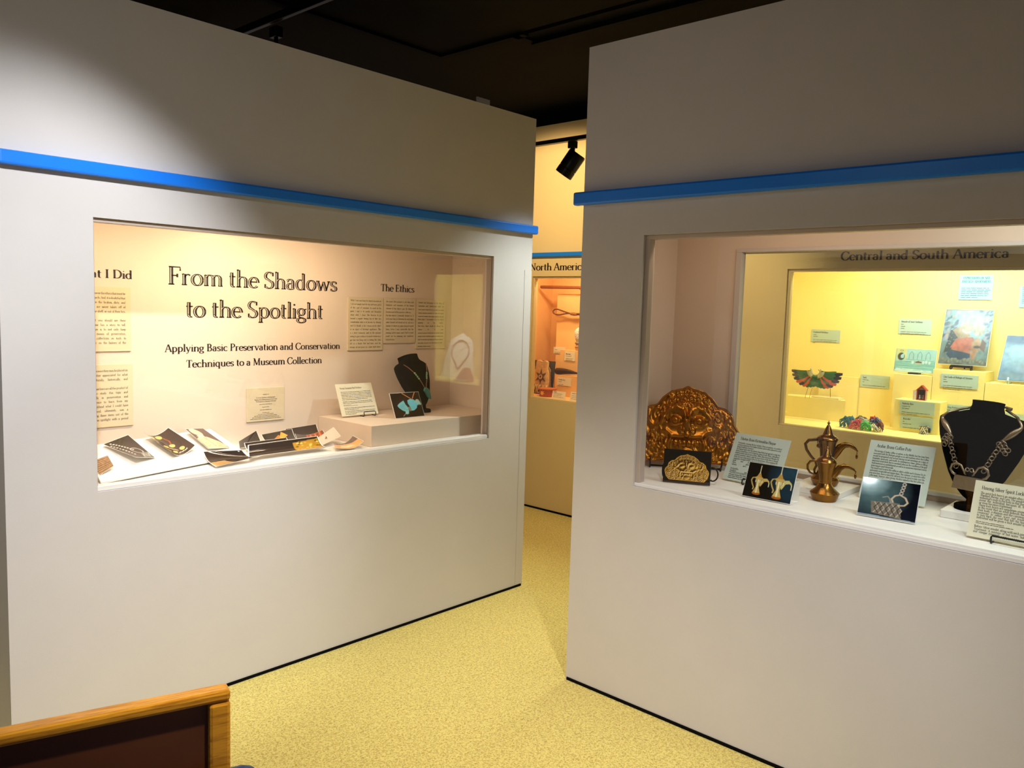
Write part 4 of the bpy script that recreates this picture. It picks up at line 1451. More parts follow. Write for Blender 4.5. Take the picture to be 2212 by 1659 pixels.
coffee_pot('smaller brass coffee pot in front, standing on the case floor', (2.872, 1.098, .8503), rad(-66), .188, True)
coffee_pot('taller brass coffee pot behind, standing on the low white tray', (3.030, 1.160, .8722), rad(-66), .246, False)
tag(MB().box(2.925, 1.066, .8503, 3.135, 1.262, .872).build('riser_tray', M_WHITE, bevel=0.002), 'low square white riser under the taller coffee pot', 'riser')

# ------------------------------------------------------------------ right case: bust with the silver lock necklace
tag(MB().box(2.935, .535, .8503, 3.125, .735, .8775).build('riser_block', M_WHITE, bevel=0.003), 'thick white riser under the large black bust', 'riser')
BR = (3.015, .662, .8778)
bo, at = bust('large black velvet bust wearing the silver lock in the right case', BR, rad(-104), rad(10), .334, .300, .085, .052, lean=0.0, nk=.78)
nk = thing('lock_necklace', 'silver collar with chains and a lock plate on the large black bust', 'necklace', BR, rad(-104))
torc = []
rr = []
for i in range(41):
    a = -1.0 + 2.0 * i / 40
    x = math.sin(a * 2.55) * .128 if abs(a) < .62 else math.copysign(.128 * math.sin(.62 * 2.55) - (abs(a) - .62) * .125, a)
    t = .985 - .37 * abs(a) ** 1.15
    if abs(a) < .28:
        p = at(math.copysign(min(abs(x), .052), x), .93, .004)
        p.y += .10 * (1 - (a / .28) ** 2)
    else:
        p = at(x, t, .005)
    torc.append(p)
    rr.append(.0042 + .0062 * math.exp(-((abs(a) - .78) / .14) ** 2) - .002 * max(0, abs(a) - .93) / .07)
MB().tube(torc, rr, 10, flat=1.0).build('collar', M_SILVER, parent=nk, smooth=True)
ring = MB().torus((0, 0, 0), .0078, .0019, 16, 7)
rp = None
eL, eR = torc[0], torc[-1]


def link(p, a, b):
    global rp
    if rp is None:
        rp = ring.build('chain_ring', M_SILVER, parent=nk, smooth=True)
        c = rp
    else:
        c = rp.copy()
        COL.objects.link(c)
    c.location = p
    c.rotation_euler = (a, 0, b)


Xl, Xr = -.077, .072
for x0, sg in ((-.090, 1), (.084, -1)):
    for i in range(10):
        f = i / 9
        x = x0 + sg * f * .042
        link(at(x, .610 - f * .300, .005), .25, .9 if i % 2 else -.35)
    for dx, t in ((-.006, .60), (.008, .59), (-.012, .57), (.0, .565), (-.018, .545), (-.006, .535), (-.012, .512)):
        link(at(x0 + dx * sg, t, .007), .3, random.uniform(-.6, .6))
cz = at(0, .245, .0)
y0 = cz.y - .010
for sg in (-1, 1):
    pts = [(sg * .012, .022), (sg * .016, .004), (sg * .010, .0), (sg * .018, .012), (sg * .028, .030), (sg * .044, .036), (sg * .058, .028), (sg * .062, .012), (sg * .054, .0), (sg * .044, -.004)]
    pts = pts[3:] if False else pts
    MB().tube([(x, y0, cz.z + z) for x, z in pts], [.0022, .0022, .0024, .003, .0036, .004, .004, .0042, .0044, .0046], 8).build('lock_horn', M_SILVER, parent=nk, smooth=True)
    MB().torus((sg * .007, y0, cz.z + .019), .006, .0018, 14, 6).build('lock_loop', M_SILVER, parent=nk, smooth=True)
MB().add([(-.046, y0 - .003, cz.z - .004), (.046, y0 - .003, cz.z - .004), (.054, y0 - .003, cz.z - .050), (-.054, y0 - .003, cz.z - .050), (-.046, y0 + .003, cz.z - .004), (.046, y0 + .003, cz.z - .004), (.054, y0 + .003, cz.z - .050), (-.054, y0 + .003, cz.z - .050)],
         [(3, 2, 1, 0), (4, 5, 6, 7), (0, 1, 5, 4), (1, 2, 6, 5), (2, 3, 7, 6), (3, 0, 4, 7)]).build('lock_plate', M_SILVER, parent=nk, bevel=0.001)


# ------------------------------------------------------------------ yellow case in the far wall
def block(label, x0, x1, y0, y1, z0, z1, m):
    return tag(MB().box(x0, y0, z0, x1, y1, z1).build('display_block', m, bevel=0.002), label, 'display block')


ZC = .8683
block('yellow block under the small house-shaped box', 4.91, 5.0485, 1.271, 1.511, ZC, 1.050, M_YEL)
block('yellow block under the small painted scene with arches', 5.05, 5.245, 1.362, 1.572, ZC, 1.186, M_YEL)
block('tall yellow block under the large painting', 5.05, 5.245, 1.094, 1.360, ZC, 1.228, M_YEL)
block('yellow block under the blue painting at the right edge', 5.05, 5.245, .72, 1.092, ZC, 1.172, M_YEL)
mb = MB()
tp = [(5.0, 1.821), (5.215, 1.935), (5.10, 2.225), (5.0, 2.19)]
n = len(tp)
mb.add([(x, y, ZC) for x, y in tp] + [(x, y, 1.000) for x, y in tp], [(3, 2, 1, 0), (4, 5, 6, 7), (0, 1, 5, 4), (1, 2, 6, 5), (2, 3, 7, 6), (3, 0, 4, 7)])
tag(mb.build('display_block', M_YEL), 'yellow block under the feather collar stand', 'display block')
block('small yellow block half hidden behind the feather collar', 5.218, 5.245, 1.835, 2.08, ZC, 1.133, M_YEL)

GLB = 'object labels in the yellow case'


def obj_label(label, x, y, z0, w, h, heads, group, mcard=None, head_size=.0105, bars=(1, .9, .25), ink=None):
    rows = []
    z = h - .022
    for i, s in enumerate(heads):
        if s.startswith('~'):
            rows.append((None, .014, z, .008, (w - .03) * float(s[1:]), 'L', False))
        else:
            rows.append((s, .014, z, head_size if i == 0 else head_size * .8, None, 'L', False))
        z -= .0125
    z -= .008
    for b in bars:
        rows.append((None, .014, z, .0075, (w - .032) * b, 'L', False))
        z -= .0105
    z -= .006
    for b in (.4, .62):
        if z > .004:
            rows.append((None, .014, z, .0065, (w - .032) * b, 'L', False))
        z -= .009
    return text_card(label, (x, y, z0), FR, 0, w, h, rows, group, mcard or M_LABEL, ink or M_INKS, .004, 'object_label', 'label', 1.5)


obj_label('pale label headed Feathered Necklace, above the feather collar', 5.249, 2.068, 1.342, .186, .081, ['Feathered Necklace', '~.13', '~.22'], GLB, bars=(1, .98, .1))
obj_label('pale label alone on the back wall left of the large painting, above the arches scene', 5.249, 1.533, 1.417, .184, .092, ['Miracle of Saint Anthony', '~.10', '~.16', '~.15'], GLB, bars=(.95, .9, .05))
obj_label('pale label headed Sash, between the feather collar and the blocks', 5.249, 1.742, 1.076, .172, .077, ['Sash', '~.25', '~.07'], GLB, bars=(.98,))
obj_label('pale label on the tall block under the large painting', 5.0492, 1.2215, 1.130, .188, .076, ['Our Lady of Refuge of Sinners', '~.10', '~.14'], GLB, bars=(.95, .95, .6))
obj_label('pale label headed Nativity Box, upper of two on the block', 4.9092, 1.391, .972, .184, .074, ['Nativity Box', '~.28', '~.25'], GLB, bars=(.98, .6))
obj_label('pale label headed Bracelet, lower of two on the block', 4.9092, 1.387, .889, .171, .070, ['Bracelet', '~.06', '~.38'], GLB, bars=(.95,))
obj_label('pale label headed Dog Pottery, partly behind the large black bust', 5.0492, 1.205, .955, .155, .080, ['Dog Pottery', '~.12'], GLB, bars=(.95, .6, .8, .95))
obj_label('pale label behind the right shoulder of the large black bust', 5.0492, .975, .935, .17, .080, ['~.3', '~.12'], GLB, bars=(.95, .6, .8))

rows = [('EXPRESSIONS OF ART', .0865, .118, .0135, .135, 'C', False), ('AND SELF ADORNMENT', .0865, .098, .0135, .148, 'C', False)]
for i, w in enumerate((.95, 1, .97, 1, .9, .62)):
    rows.append((None, .012, .066 - i * .0108, .0085, .150 * w, 'L', False))
text_card('pale blue-lettered panel headed Expressions of Art and Self Adornment, top of the yellow case', (5.249, 1.222, 1.6285), FR, 0, .173, .141, rows, ink=M_INKB, mcard=M_LABELB, t=.006, name='information_sign', cat='information sign', title_wt=1.6)
rows = []
for i in range(9):
    rows.append((None, .012, .11 - i * .0108, .0085, .150 * random.uniform(.8, 1), 'L', False))
text_card('pale panel cut off by the right edge of the photo, right of the Expressions panel', (5.249, .915, 1.590), FR, 0, .173, .117, rows, ink=M_INKB, mcard=M_LABELB, t=.006, name='information_sign', cat='information sign')

# paintings
im = Img(110, 70, S(170, 214, 210))
im.poly([(.0, 0), (1, 0), (1, .50), (.0, .46)], S(140, 196, 186))
for i in range(16):
    y = .18 + .02 * i
    im.line([(random.random() * .4, y), (.5 + random.random() * .5, y + .01)], .010, random.choice([S(166, 216, 208), S(112, 176, 172), S(186, 228, 222)]))
im.poly([(0, 0), (.95, 0), (.93, .10), (.06, .16)], S(200, 228, 224))
im.poly([(.04, .50), (.0, 1), (.27, 1), (.28, .56)], S(214, 216, 150))
im.ell(.145, .66, .088, .17, S(66, 74, 70), .2)
im.poly([(.13, .72), (.22, .82), (.22, .60), (.14, .58)], S(170, 214, 220))
im.ell(.145, .88, .032, .045, S(206, 206, 160), .4)
im.ell(.145, .92, .036, .03, S(120, 128, 90), ring=.3)
for i in range(3):
    x = .40 + .205 * i
    im.line([(x - .055, .56), (x - .05, .78), (x, .90), (x + .05, .78), (x + .055, .56)], .011, S(112, 160, 166))
im.line([(.28, .545), (.96, .52)], .010, S(96, 140, 134))
im.poly([(.52, .46), (.58, .50), (.66, .46), (.67, .42), (.52, .42)], S(120, 84, 66))
im.poly([(.50, .42), (.68, .42), (.66, .34), (.54, .33)], S(176, 196, 170))
for x, h in ((.71, .44), (.78, .46), (.86, .44), (.45, .42)):
    im.ell(x, h, .032, .07, S(206, 232, 226), .4)
for i in range(26):
    x = .10 + random.random() * .8
    im.line([(x, .12 - .06 * x), (x + .02, .10 - .06 * x + .03 * random.random())], .006, S(110, 150, 160))
im.line([(.0, 0), (0, 1), (1, 1), (1, 0), (0, 0)], .010, S(120, 140, 96))
im.tex(.14, 10, 4)
im.c *= .86
photo_card('small painted scene with three arches and a dark robed figure', (5.100, 1.478, 1.196), rad(-91), rad(10), .226, .139, im, name='painting', cat='painting', mpic=M_PAINTG, t=.003)
tag(MB().box(-.03, -.012, 0, .03, .012, .0085).box(-.03, .03, 0, .03, .034, .08).box(-.03, .012, 0, .03, .034, .004).build('display_stand', M_WIRE, loc=(5.104, 1.478, 1.1862), rz=rad(-91)), 'small dark stand under the painted scene with arches', 'stand')

im = Img(100, 124, S(126, 178, 200))
im.ell(.60, .78, .40, .30, S(166, 222, 236), .9)
r_ = random.Random(4)
for i in range(150):
    a = r_.random()
    x, y = r_.random(), .45 + r_.random() * .55
    if .28 < x < .80 and y < .96:
        continue
    im.ell(x, y, .02 + .05 * a, .012 + .022 * a, r_.choice([S(96, 128, 160), S(176, 172, 190), S(70, 100, 136), S(150, 190, 206), S(190, 176, 176)]), .6, r_.random() * 60)
im.poly([(.0, .0), (1, 0), (1, .34), (.0, .42)], S(120, 150, 150))
im.poly([(.08, .20), (.16, .62), (.40, .66), (.42, .30)], S(34, 62, 76))
for i in range(24):
    im.ell(.12 + r_.random() * .26, .24 + r_.random() * .38, .012, .010, S(120, 150, 150), .5)
im.poly([(.20, .30), (.30, .46), (.44, .50), (.66, .50), (.70, .30), (.56, .24)], S(206, 110, 84))
im.poly([(.22, .29), (.66, .24), (.74, .18), (.30, .16)], S(190, 120, 92))
im.poly([(.14, .18), (.20, .27), (.74, .19), (.52, .08), (.24, .09)], S(40, 74, 104))
im.poly([(.20, .62), (.40, .72), (.60, .52), (.36, .46)], S(176, 150, 116))
im.ell(.50, .68, .15, .12, S(196, 182, 160), .4, 20)
im.ell(.75, .64, .12, .11, S(198, 186, 170), .4)
im.ell(.62, .80, .23, .08, S(178, 182, 180), .8)
im.line([(.42, .62), (.50, .58), (.58, .60)], .018, S(232, 230, 222))
im.ell(.74, .36, .10, .13, S(196, 158, 120), .4)
im.ell(.70, .22, .06, .13, S(188, 140, 104), .4)
im.poly([(.84, .48), (.94, .40), (.92, .24), (.82, .30)], S(122, 96, 90))
im.ell(.76, .33, .07, .025, S(70, 60, 60), .5)
for i in range(16):
    im.ell(.02 + i * .065, .06 + .02 * math.sin(i * 1.7), .055, .045, S(126, 130, 116), .3)
    im.ell(.03 + i * .065, .075 + .02 * math.sin(i * 1.7), .034, .028, S(156, 160, 146), .4)
im.line([(0, 0), (0, 1), (1, 1), (1, 0), (0, 0)], .012, S(92, 100, 76))
im.tex(.5, 18, 5)
im.tex(.2, 7, 6)
im.c *= .50
photo_card('large blue and orange devotional painting on a small black stand', (5.120, 1.233, 1.256), rad(-87), rad(20), .246, .335, im, name='painting', cat='painting', mpic=M_PAINTG, t=.003)
wire_easel('small black stand under the large painting', (5.118, 1.233, 1.2285), FR, .105, .06, .004, tilt=.4, mt=M_WIRE)
tag(MB().box(-.055, -.010, 0, .055, .010, .014).build('display_stand', M_WIRE, loc=(5.128, 1.233, 1.2415), rz=FR, bevel=.003), 'black ledge just under the bottom edge of the large painting', 'stand')

im = Img(80, 100, S(96, 150, 196))
im.ell(.7, .5, .35, .45, S(166, 176, 200), .9)
im.ell(.3, .6, .3, .3, S(140, 196, 226), 1.0)
im.ell(.3, .9, .4, .1, S(60, 110, 160), .8)
for i in range(8):
    im.ell(.1 + .12 * i, .10 + .03 * math.sin(i * 2), .10, .08, S(120, 160, 186), .5)
for x in (.56, .70):
    im.line([(x, .18), (x + .02, .36), (x + .05, .40), (x + .07, .20)], .02, S(196, 214, 214))
im.ell(.95, .28, .10, .06, S(70, 140, 130), .6)
im.line([(0, 0), (0, 1), (1, 1), (1, 0), (0, 0)], .012, S(60, 90, 90))
im.tex(.5, 12, 8)
im.c *= .55
photo_card('blue painting at the right edge of the photo, on two small clear feet', (5.100, .915, 1.186), rad(-93), rad(26), .265, .275, im, name='painting', cat='painting', mpic=M_PAINTG, t=.003)
ft = thing('display_stand', 'left clear foot under the blue painting at the right edge', 'stand', (5.078, .985, 1.1722), FR)
MB().tube([(0, .05, .004), (0, -.02, .004), (0, -.03, .016), (0, -.022, .036)], .005, 8).build('hook', mat('clear_plastic', S(196, 226, 230), .15), parent=ft, smooth=True)
f2 = copy_tree(ft)
f2.location = (5.078, .845, 1.1722)
f2['label'] = 'right clear foot under the blue painting at the right edge'

# feather collar
FC = (4.875, 1.962, 1.178)
fc = thing('feather_collar', 'green, orange and black feather collar standing on the left block of the yellow case', 'feather collar', FC, FR)
M_FG = mat('green_feather', S(38, 112, 52), .5, noise=.4, nscale=60)
M_FO = mat('orange_feather', S(226, 92, 52), .5, noise=.3, nscale=60)
M_FN = mat('dark_feather', S(34, 38, 52), .45, noise=.3, nscale=60)
M_FL = mat('pale_feather', S(196, 186, 140), .6, noise=.3, nscale=60)


def feather(a0, r0, r1, wd, m, y, parent=fc):
    mb = MB()
    ca, sa = math.cos(a0), math.sin(a0)
    n = 7
    V = []
    for i in range(n):
        t = i / (n - 1)
        r = r0 + (r1 - r0) * t
        q = wd * (math.sin(PI * min(.12 + .80 * t, 1)) ** .7) * (.5 + .6 * t)
        bow = .010 * math.sin(PI * t)
        for k, (dy, f) in enumerate(((0, -1), (-.003, 0), (0, 1))):
            V.append((r * ca * 1.0 - sa * q * f, y - bow + dy, r * sa - bow + ca * q * f))
    F = []
    for i in range(n - 1):
        for k in range(2):
            F.append((i * 3 + k, i * 3 + k + 1, i * 3 + k + 4, i * 3 + k + 3))
    mb.add(V, F)
    V2 = [(x, yy + .0012, z) for x, yy, z in V]
    mb.add(V2, [f[::-1] for f in F])
    return mb.build('feather', m, parent=parent, smooth=True)


for i in range(19):
    a = PI + .06 + (PI - .12) * i / 18
    k = abs(math.cos(a))
    R1 = .095 + .062 * k ** 1.3
    if k > .93:
        m = M_FN
    elif k > .55:
        m = M_FO if i % 2 else M_FN
    else:
        m = M_FG
    feather(a, .030, R1, .016, m, .004)
    feather(a + .05, .030, R1 * .78, .015, M_FG if (k > .9 or k < .5) else (M_FO if i % 2 else M_FG), -.004)
    feather(a - .03, .022, R1 * .36, .011, M_FL if k > .5 else M_FG, -.010)
MB().tube([(.030 * math.cos(a), -.012, .030 * math.sin(a) + .004) for a in np.linspace(PI * .9, PI * 2.1, 20)], .005, 8).build('neck_band', M_FL, parent=fc, smooth=True)
MB().tube([(-.030, 0, -.05), (-.045, .004, -.10), (-.056, 0, -.150), (-.060, 0, -.172)], .0012, 6).tube([(-.026, 0, -.05), (-.018, 0, -.10), (-.030, 0, -.145), (-.034, 0, -.17)], .0010, 6).build('tie_cord', mat('brown_cord', S(120, 84, 40), .8), parent=fc)
fs_ = thing('collar_stand', 'thin wire stand on a clear slab carrying the feather collar', 'stand', (5.05, 1.955, 1.0005), FR)
MB().box(-.085, -.035, 0, .085, .05, .009).build('base', mat('pale_slab', S(240, 226, 170), .2), parent=fs_, bevel=.002)
MB().tube([(.02, 0, .008), (.02, -.02, .10), (.02, -.165, .165), (.0, -.168, .185)], .0016, 6).build('wire', M_WIRE, parent=fs_, smooth=True)

# tangle of yarn tassels
yn = thing('yarn_garland', 'tangle of bright yarn tassels, pink, green, teal and blue, on the yellow case floor', 'yarn garland', (4.775, 1.640, ZC), FR)


def tuft(name, col, cx, cy, cz, sx, sz, n, seed, r=.0022):
    rr = random.Random(seed)
    mb = MB()
    for i in range(n):
        a = rr.uniform(0, 2 * PI)
        b = rr.uniform(.1, 1.0)
        p0 = Vector((cx + sx * .3 * rr.uniform(-1, 1), cy + .02 * rr.uniform(-1, 1), cz + sz * rr.uniform(.3, .9)))
        p1 = Vector((cx + sx * math.cos(a), cy - .025 * b, max(.004, cz + sz * math.sin(a) * .8)))
        md = (p0 + p1) / 2 + Vector((rr.uniform(-.01, .01), -.012, rr.uniform(0, .018)))
        mb.tube([p0, (p0 + md) / 2 + Vector((0, 0, .004)), md, (md + p1) / 2, p1], r, 5)
    return mb.build(name, mat(name + '_' + str(seed), col, .9, noise=.3, nscale=80), parent=yn, smooth=True)


for sd, (c, cx, cy, cz, sx, sz, n) in enumerate([
        (S(30, 124, 136), -.085, .00, .022, .038, .045, 46), (S(42, 150, 168), -.066, .01, .030, .030, .040, 30), (S(236, 74, 96), -.015, -.02, .018, .036, .038, 50),
        (S(244, 110, 80), -.02, -.03, .006, .040, .018, 22), (S(90, 214, 100), .038, -.03, .018, .034, .034, 46), (S(238, 226, 204), .012, .01, .038, .040, .022, 40),
        (S(112, 120, 176), .078, .01, .045, .032, .026, 46), (S(232, 80, 60), .058, .02, .060, .018, .014, 18), (S(140, 84, 62), .105, -.01, .018, .022, .040, 34),
        (S(240, 234, 214), .082, -.03, .012, .028, .022, 22), (S(96, 84, 34), -.005, .02, .055, .035, .012, 20)]):
    tuft('tassel', c, cx, cy, cz, sx, sz, n, sd)

# nativity box
nb = thing('nativity_box', 'small red house-shaped box with open painted doors on the yellow block', 'box', (4.955, 1.388, 1.0502), FR)
M_RED = mat('red_paint', S(176, 56, 36), .6, noise=.3, nscale=80)
M_PNK = mat('flowered_pink', S(226, 190, 170), .7, noise=.5, nscale=160)
sh = MB()
sh.box(-.024, .03, 0, .024, .033, .058).box(-.024, 0, 0, -.021, .03, .058).box(.021, 0, 0, .024, .03, .058).box(-.024, 0, 0, .024, .03, .003)
sh.build('shell', M_RED, parent=nb)
MB().prism([(-.030, .055), (0, .086), (.030, .055), (.024, .055), (0, .079), (-.024, .055)], -.002, .034).build('roof', M_RED, parent=nb)
MB().box(-.021, .027, .003, .021, .030, .058).build('inner_panel', mat('dark_painted_inside', S(56, 52, 60), .7, noise=.5, nscale=120), parent=nb)
MB().prism([(-.020, .058), (0, .078), (.020, .058)], .028, .031).build('gable', M_PNK, parent=nb)
for i, x in enumerate((-.010, .0, .009)):
    MB().lathe([(.001, .003), (.006, .003), (.005, .014), (.003, .020), (.0045, .024), (.003, .029), (.001, .030)], 10, T=Matrix.Translation((x, .015, 0))).build('figurine', mat('clay_%d' % i, (S(196, 190, 180), S(70, 100, 130), S(176, 120, 84))[i], .8), parent=nb, smooth=True)
for sx in (-1, 1):
    MB().box(-.0015, -.022, 0, .0015, 0, .054, T=Matrix.Translation((sx * .025, .0, .002)) @ Matrix.Rotation(sx * rad(28), 4, 'Z')).build('door', M_PNK, parent=nb)

# woven bracelet
bz = thing('bracelet', 'black and white patterned woven bracelet standing in front of the yellow block', 'bracelet', (4.872, 1.335, ZC), FR)
mbp = bpy.data.materials.new('black_white_weave')
mbp.use_nodes = True
nt = mbp.node_tree
ck = nt.nodes.new('ShaderNodeTexChecker')
ck.inputs['Scale'].default_value = 130
ck.inputs['Color1'].default_value = S(22, 22, 24)
ck.inputs['Color2'].default_value = S(232, 228, 214)
tcn = nt.nodes.new('ShaderNodeTexCoord')
mpn = nt.nodes.new('ShaderNodeMapping')
mpn.inputs['Rotation'].default_value = (rad(45), rad(45), 0)
nt.links.new(tcn.outputs['Object'], mpn.inputs[0])
nt.links.new(mpn.outputs[0], ck.inputs['Vector'])
nt.links.new(ck.outputs['Color'], nt.nodes['Principled BSDF'].inputs['Base Color'])
rg = []
for i in range(25):
    a = rad(200 + 250 * i / 24)
    x, y = -.004 + .022 * math.cos(a) * 1.1, .012 + .020 * math.sin(a)
    rg.append((x, y))
mb = MB()
vs = [(x, y, z) for z in (0, .046) for x, y in rg] + [(x * .93, .012 + (y - .012) * .93, z) for z in (0, .046) for x, y in rg]
n = len(rg)
fsx = []
for i in range(n - 1):
    fsx += [(i, i + 1, n + i + 1, n + i), (2 * n + i + 1, 2 * n + i, 3 * n + i, 3 * n + i + 1), (i + 1, i, 2 * n + i, 2 * n + i + 1), (n + i, n + i + 1, 3 * n + i + 1, 3 * n + i)]
mb.add(vs, fsx)
mb.build('band', mbp, parent=bz)
MB().box(.016, .006, .012, .032, .010, .038).build('clasp', mat('navy_clasp', S(36, 46, 66), .6), parent=bz, bevel=.001)

# red woven piece at the right edge
wv = thing('woven_pouch', 'red and cream woven piece at the right edge, right of the large bust', 'woven textile', (4.78, .835, ZC), FR)
band = band_mat('red_cream_weave', [S(196, 84, 62), S(214, 120, 92), S(236, 214, 186), S(180, 66, 50)], 22, distortion=1.5)
MB().rings([[(-.075, .05, 0), (.075, .05, 0), (.075, -.04, 0), (-.075, -.04, 0)], [(-.060, .05, .05), (.065, .05, .05), (.060, -.02, .05), (-.060, -.025, .05)], [(-.030, .05, .115), (.045, .05, .115), (.040, .02, .115), (-.028, .02, .115)]]).build('cloth', band, parent=wv, bevel=.006)
for i in range(12):
    MB().tube([(-.07 + .0125 * i, -.040, .022), (-.072 + .0127 * i, -.047, .010), (-.07 + .0125 * i, -.05, .003)], .005, 6).build('fringe', mat('cream_fringe', S(240, 222, 176), .8, noise=.2), parent=wv, smooth=True)

# pale necklace board, seen in the reflection on the left window
nd = thing('necklace_board', 'pale pointed necklace board in the yellow case, mirrored in the left window', 'necklace board', (4.98, .540, ZC), FR, rad(10))
MB().prism([(-.208, 0), (-.200, .06), (-.135, .335), (.0, .405), (.150, .335), (.205, .06), (.208, 0)], -.008, 0).build('board', mat('pale_board', S(240, 243, 236), .7), parent=nd, bevel=.003)
pts = [(.108 * math.cos(a), -.012, .235 + .10 * math.sin(a)) for a in np.linspace(-.5, PI + .5, 24)]
MB().tube([(.012, -.014, .09)] + pts + [(-.012, -.014, .09), (0, -.014, .075), (.012, -.014, .09)], .006, 8).build('cord_necklace', mat('brown_beads', S(120, 84, 60), .5, noise=.3, nscale=90), parent=nd, smooth=True)

# ------------------------------------------------------------------ orange case in the far wall
ZN = .8323
block('orange block behind, tall back panel of the North America case', 5.06, 5.195, 3.60, 4.168, ZN, 1.625, M_ORA)
block('orange block under the white fur boot', 4.95, 5.055, 3.60, 4.030, ZN, 1.188, M_ORA)
block('low orange block under the dark horn', 4.88, 4.945, 3.60, 4.015, ZN, .997, M_ORA)
rod = MB().tube([(5.0, 4.292, 1.677), (5.0, 3.60, 1.672)], [.013, .010], 12).build('wooden_staff', mat('brown_wood', S(126, 66, 26), .5, noise=.3, nscale=30), smooth=True, auto=50)
tag(rod, 'brown wooden staff hanging across the top of the orange case', 'staff')
tag(MB().tube([(5.0, 3.90, 1.661), (5.02, 3.90, 1.655), (5.058, 3.90, 1.650)], .0025, 6).build('hook', M_WIRE), 'tiny hook holding up the wooden staff', 'hook')
lp = thing('netted_stick', 'wooden stick with a netted loop hanging below the staff', 'netted stick', (5.02, 3.96, 1.480), FR)
M_STK = mat('dark_stick', S(104, 58, 24), .5, noise=.3, nscale=40)
lpth = [(-.215 + .055 - .055 * math.cos(t) + max(0, t - PI * 0) * 0, 0, .0 + .018 * math.sin(t)) for t in np.linspace(-PI / 2, PI / 2, 12)]
path = [(.02, 0, -.012), (-.06, 0, -.006), (-.14, 0, -.020), (-.185, 0, -.020), (-.212, 0, -.008), (-.215, 0, .008), (-.195, 0, .022), (-.165, 0, .022), (-.10, 0, .006), (-.03, 0, -.010)]
MB().tube(path, .0055, 8).build('loop', M_STK, parent=lp, smooth=True)
MB().tube([(-.03, 0, -.010), (.32, 0, -.012)], .009, 10).build('shaft', M_STK, parent=lp, smooth=True)
MB().tube([(-.035, 0, -.010), (.0, 0, -.011), (.03, 0, -.012)], [.010, .014, .010], 10).build('binding', mat('cord_binding', S(150, 100, 56), .9, noise=.4, nscale=120), parent=lp, smooth=True)
nm = MB()
for i in range(9):
    x = -.20 + .017 * i
    nm.tube([(x, 0, -.016), (x + .012, 0, .014 - .002 * i)], .0012, 5).tube([(x + .012, 0, -.016), (x, 0, .014 - .002 * i)], .0012, 5)
nm.build('netting', mat('netting', S(190, 140, 80), .8), parent=lp)

bt = thing('fur_boot', 'white fur boot with a beaded band on the orange block', 'boot', (4.985, 3.872, 1.1885), FR)
M_FUR = mat('white_fur', S(244, 236, 222), .95, noise=.08, nscale=60, bump=1.0, bscale=120)
rings = []
for z, a, b, cx in ((.070, .040, .032, .018), (.095, .050, .040, .014), (.125, .056, .046, .012), (.150, .054, .046, .016), (.170, .046, .040, .024), (.184, .026, .026, .032), (.188, .004, .004, .034)):
    rings.append([(cx + a * math.cos(2 * PI * k / 20) * (1 + .05 * math.sin(5 * k)), b * math.sin(2 * PI * k / 20), z) for k in range(20)])
MB().rings(rings).build('fur_cuff', M_FUR, parent=bt, smooth=True)
rings = []
for z, a, b, cx in ((0, .056, .034, .028), (.012, .060, .036, .026), (.030, .056, .036, .022), (.045, .046, .034, .020), (.072, .040, .032, .018)):
    rings.append([(cx + a * math.cos(2 * PI * k / 20), b * math.sin(2 * PI * k / 20), z) for k in range(20)])
MB().rings(rings).build('foot', mat('hide', S(226, 190, 140), .8, noise=.2), parent=bt, smooth=True)
MB().tube([(.026 + .058 * math.cos(a), .036 * math.sin(a), .026) for a in np.linspace(0, 2 * PI, 24, endpoint=False)], .004, 6, closed=True).build('red_trim', mat('red_trim', S(190, 84, 44), .7), parent=bt, smooth=True)
MB().tube([(.018 + .040 * math.cos(a), .032 * math.sin(a), .058) for a in np.linspace(0, 2 * PI, 24, endpoint=False)], .011, 8, closed=True).build('beaded_band', band_mat('beaded_band', [S(150, 140, 120), S(84, 74, 66), S(220, 204, 170), S(96, 84, 70)], 60, distortion=8), parent=bt, smooth=True)

# horn
hn = thing('powder_horn', 'dark curved horn lying on the low orange block', 'horn', (4.90, 3.92, .9972), FR)
pth = [(-.098, 0, .025), (-.06, 0, .027), (-.01, 0, .029), (.04, 0, .027), (.09, 0, .024), (.13, 0, .021)]
MB().tube(pth, [.024, .025, .021, .016, .009, .003], 18).build('horn_body', mat('dark_horn', S(52, 38, 30), .4, noise=.4, nscale=40), parent=hn, smooth=True, auto=60)
MB().tube([(-.1015, 0, .025), (-.0985, 0, .025)], .019, 18).build('horn_mouth', mat('horn_inside', S(96, 70, 54), .7), parent=hn)

# pouch with star on a dark board
tag(MB().box(-.112, 0, 0, .112, .006, .262).build('backing_board', mat('dark_grey_board', S(70, 64, 58), .8), loc=(4.885, 4.157, ZN + .001), rz=FR, tilt=rad(6)), 'dark grey board behind the fringed pouch in the orange case', 'board')
pc = thing('fringed_pouch', 'cream hide pouch with a dark star and fringes on a dark board', 'pouch', (4.872, 4.148, ZN), FR, rad(6))
M_HIDE = mat('cream_hide', S(206, 176, 122), .85, noise=.22, nscale=30, bump=.4, bscale=60)
M_HID2 = mat('mottled_hide', S(150, 118, 74), .9, noise=.7, nscale=140)
body = [(-.095, .10), (-.085, .16), (-.066, .20), (-.064, .262), (-.03, .268), (.0, .258), (.03, .268), (.060, .258), (.064, .20), (.085, .16), (.095, .10), (.085, .06), (0, .045), (-.085, .06)]
MB().prism(body, -.022, -.002).build('body', M_HIDE, parent=pc, bevel=.008)
st = []
for i in range(12):
    a = PI / 2 + i * PI / 6
    r = (.056 if i % 2 == 0 else .022)
    st.append((.0 + r * 1.05 * math.cos(a), .135 + r * 1.15 * math.sin(a)))
MB().prism(st, -.0245, -.022).build('star', mat('brown_star', S(104, 84, 72), .8), parent=pc)
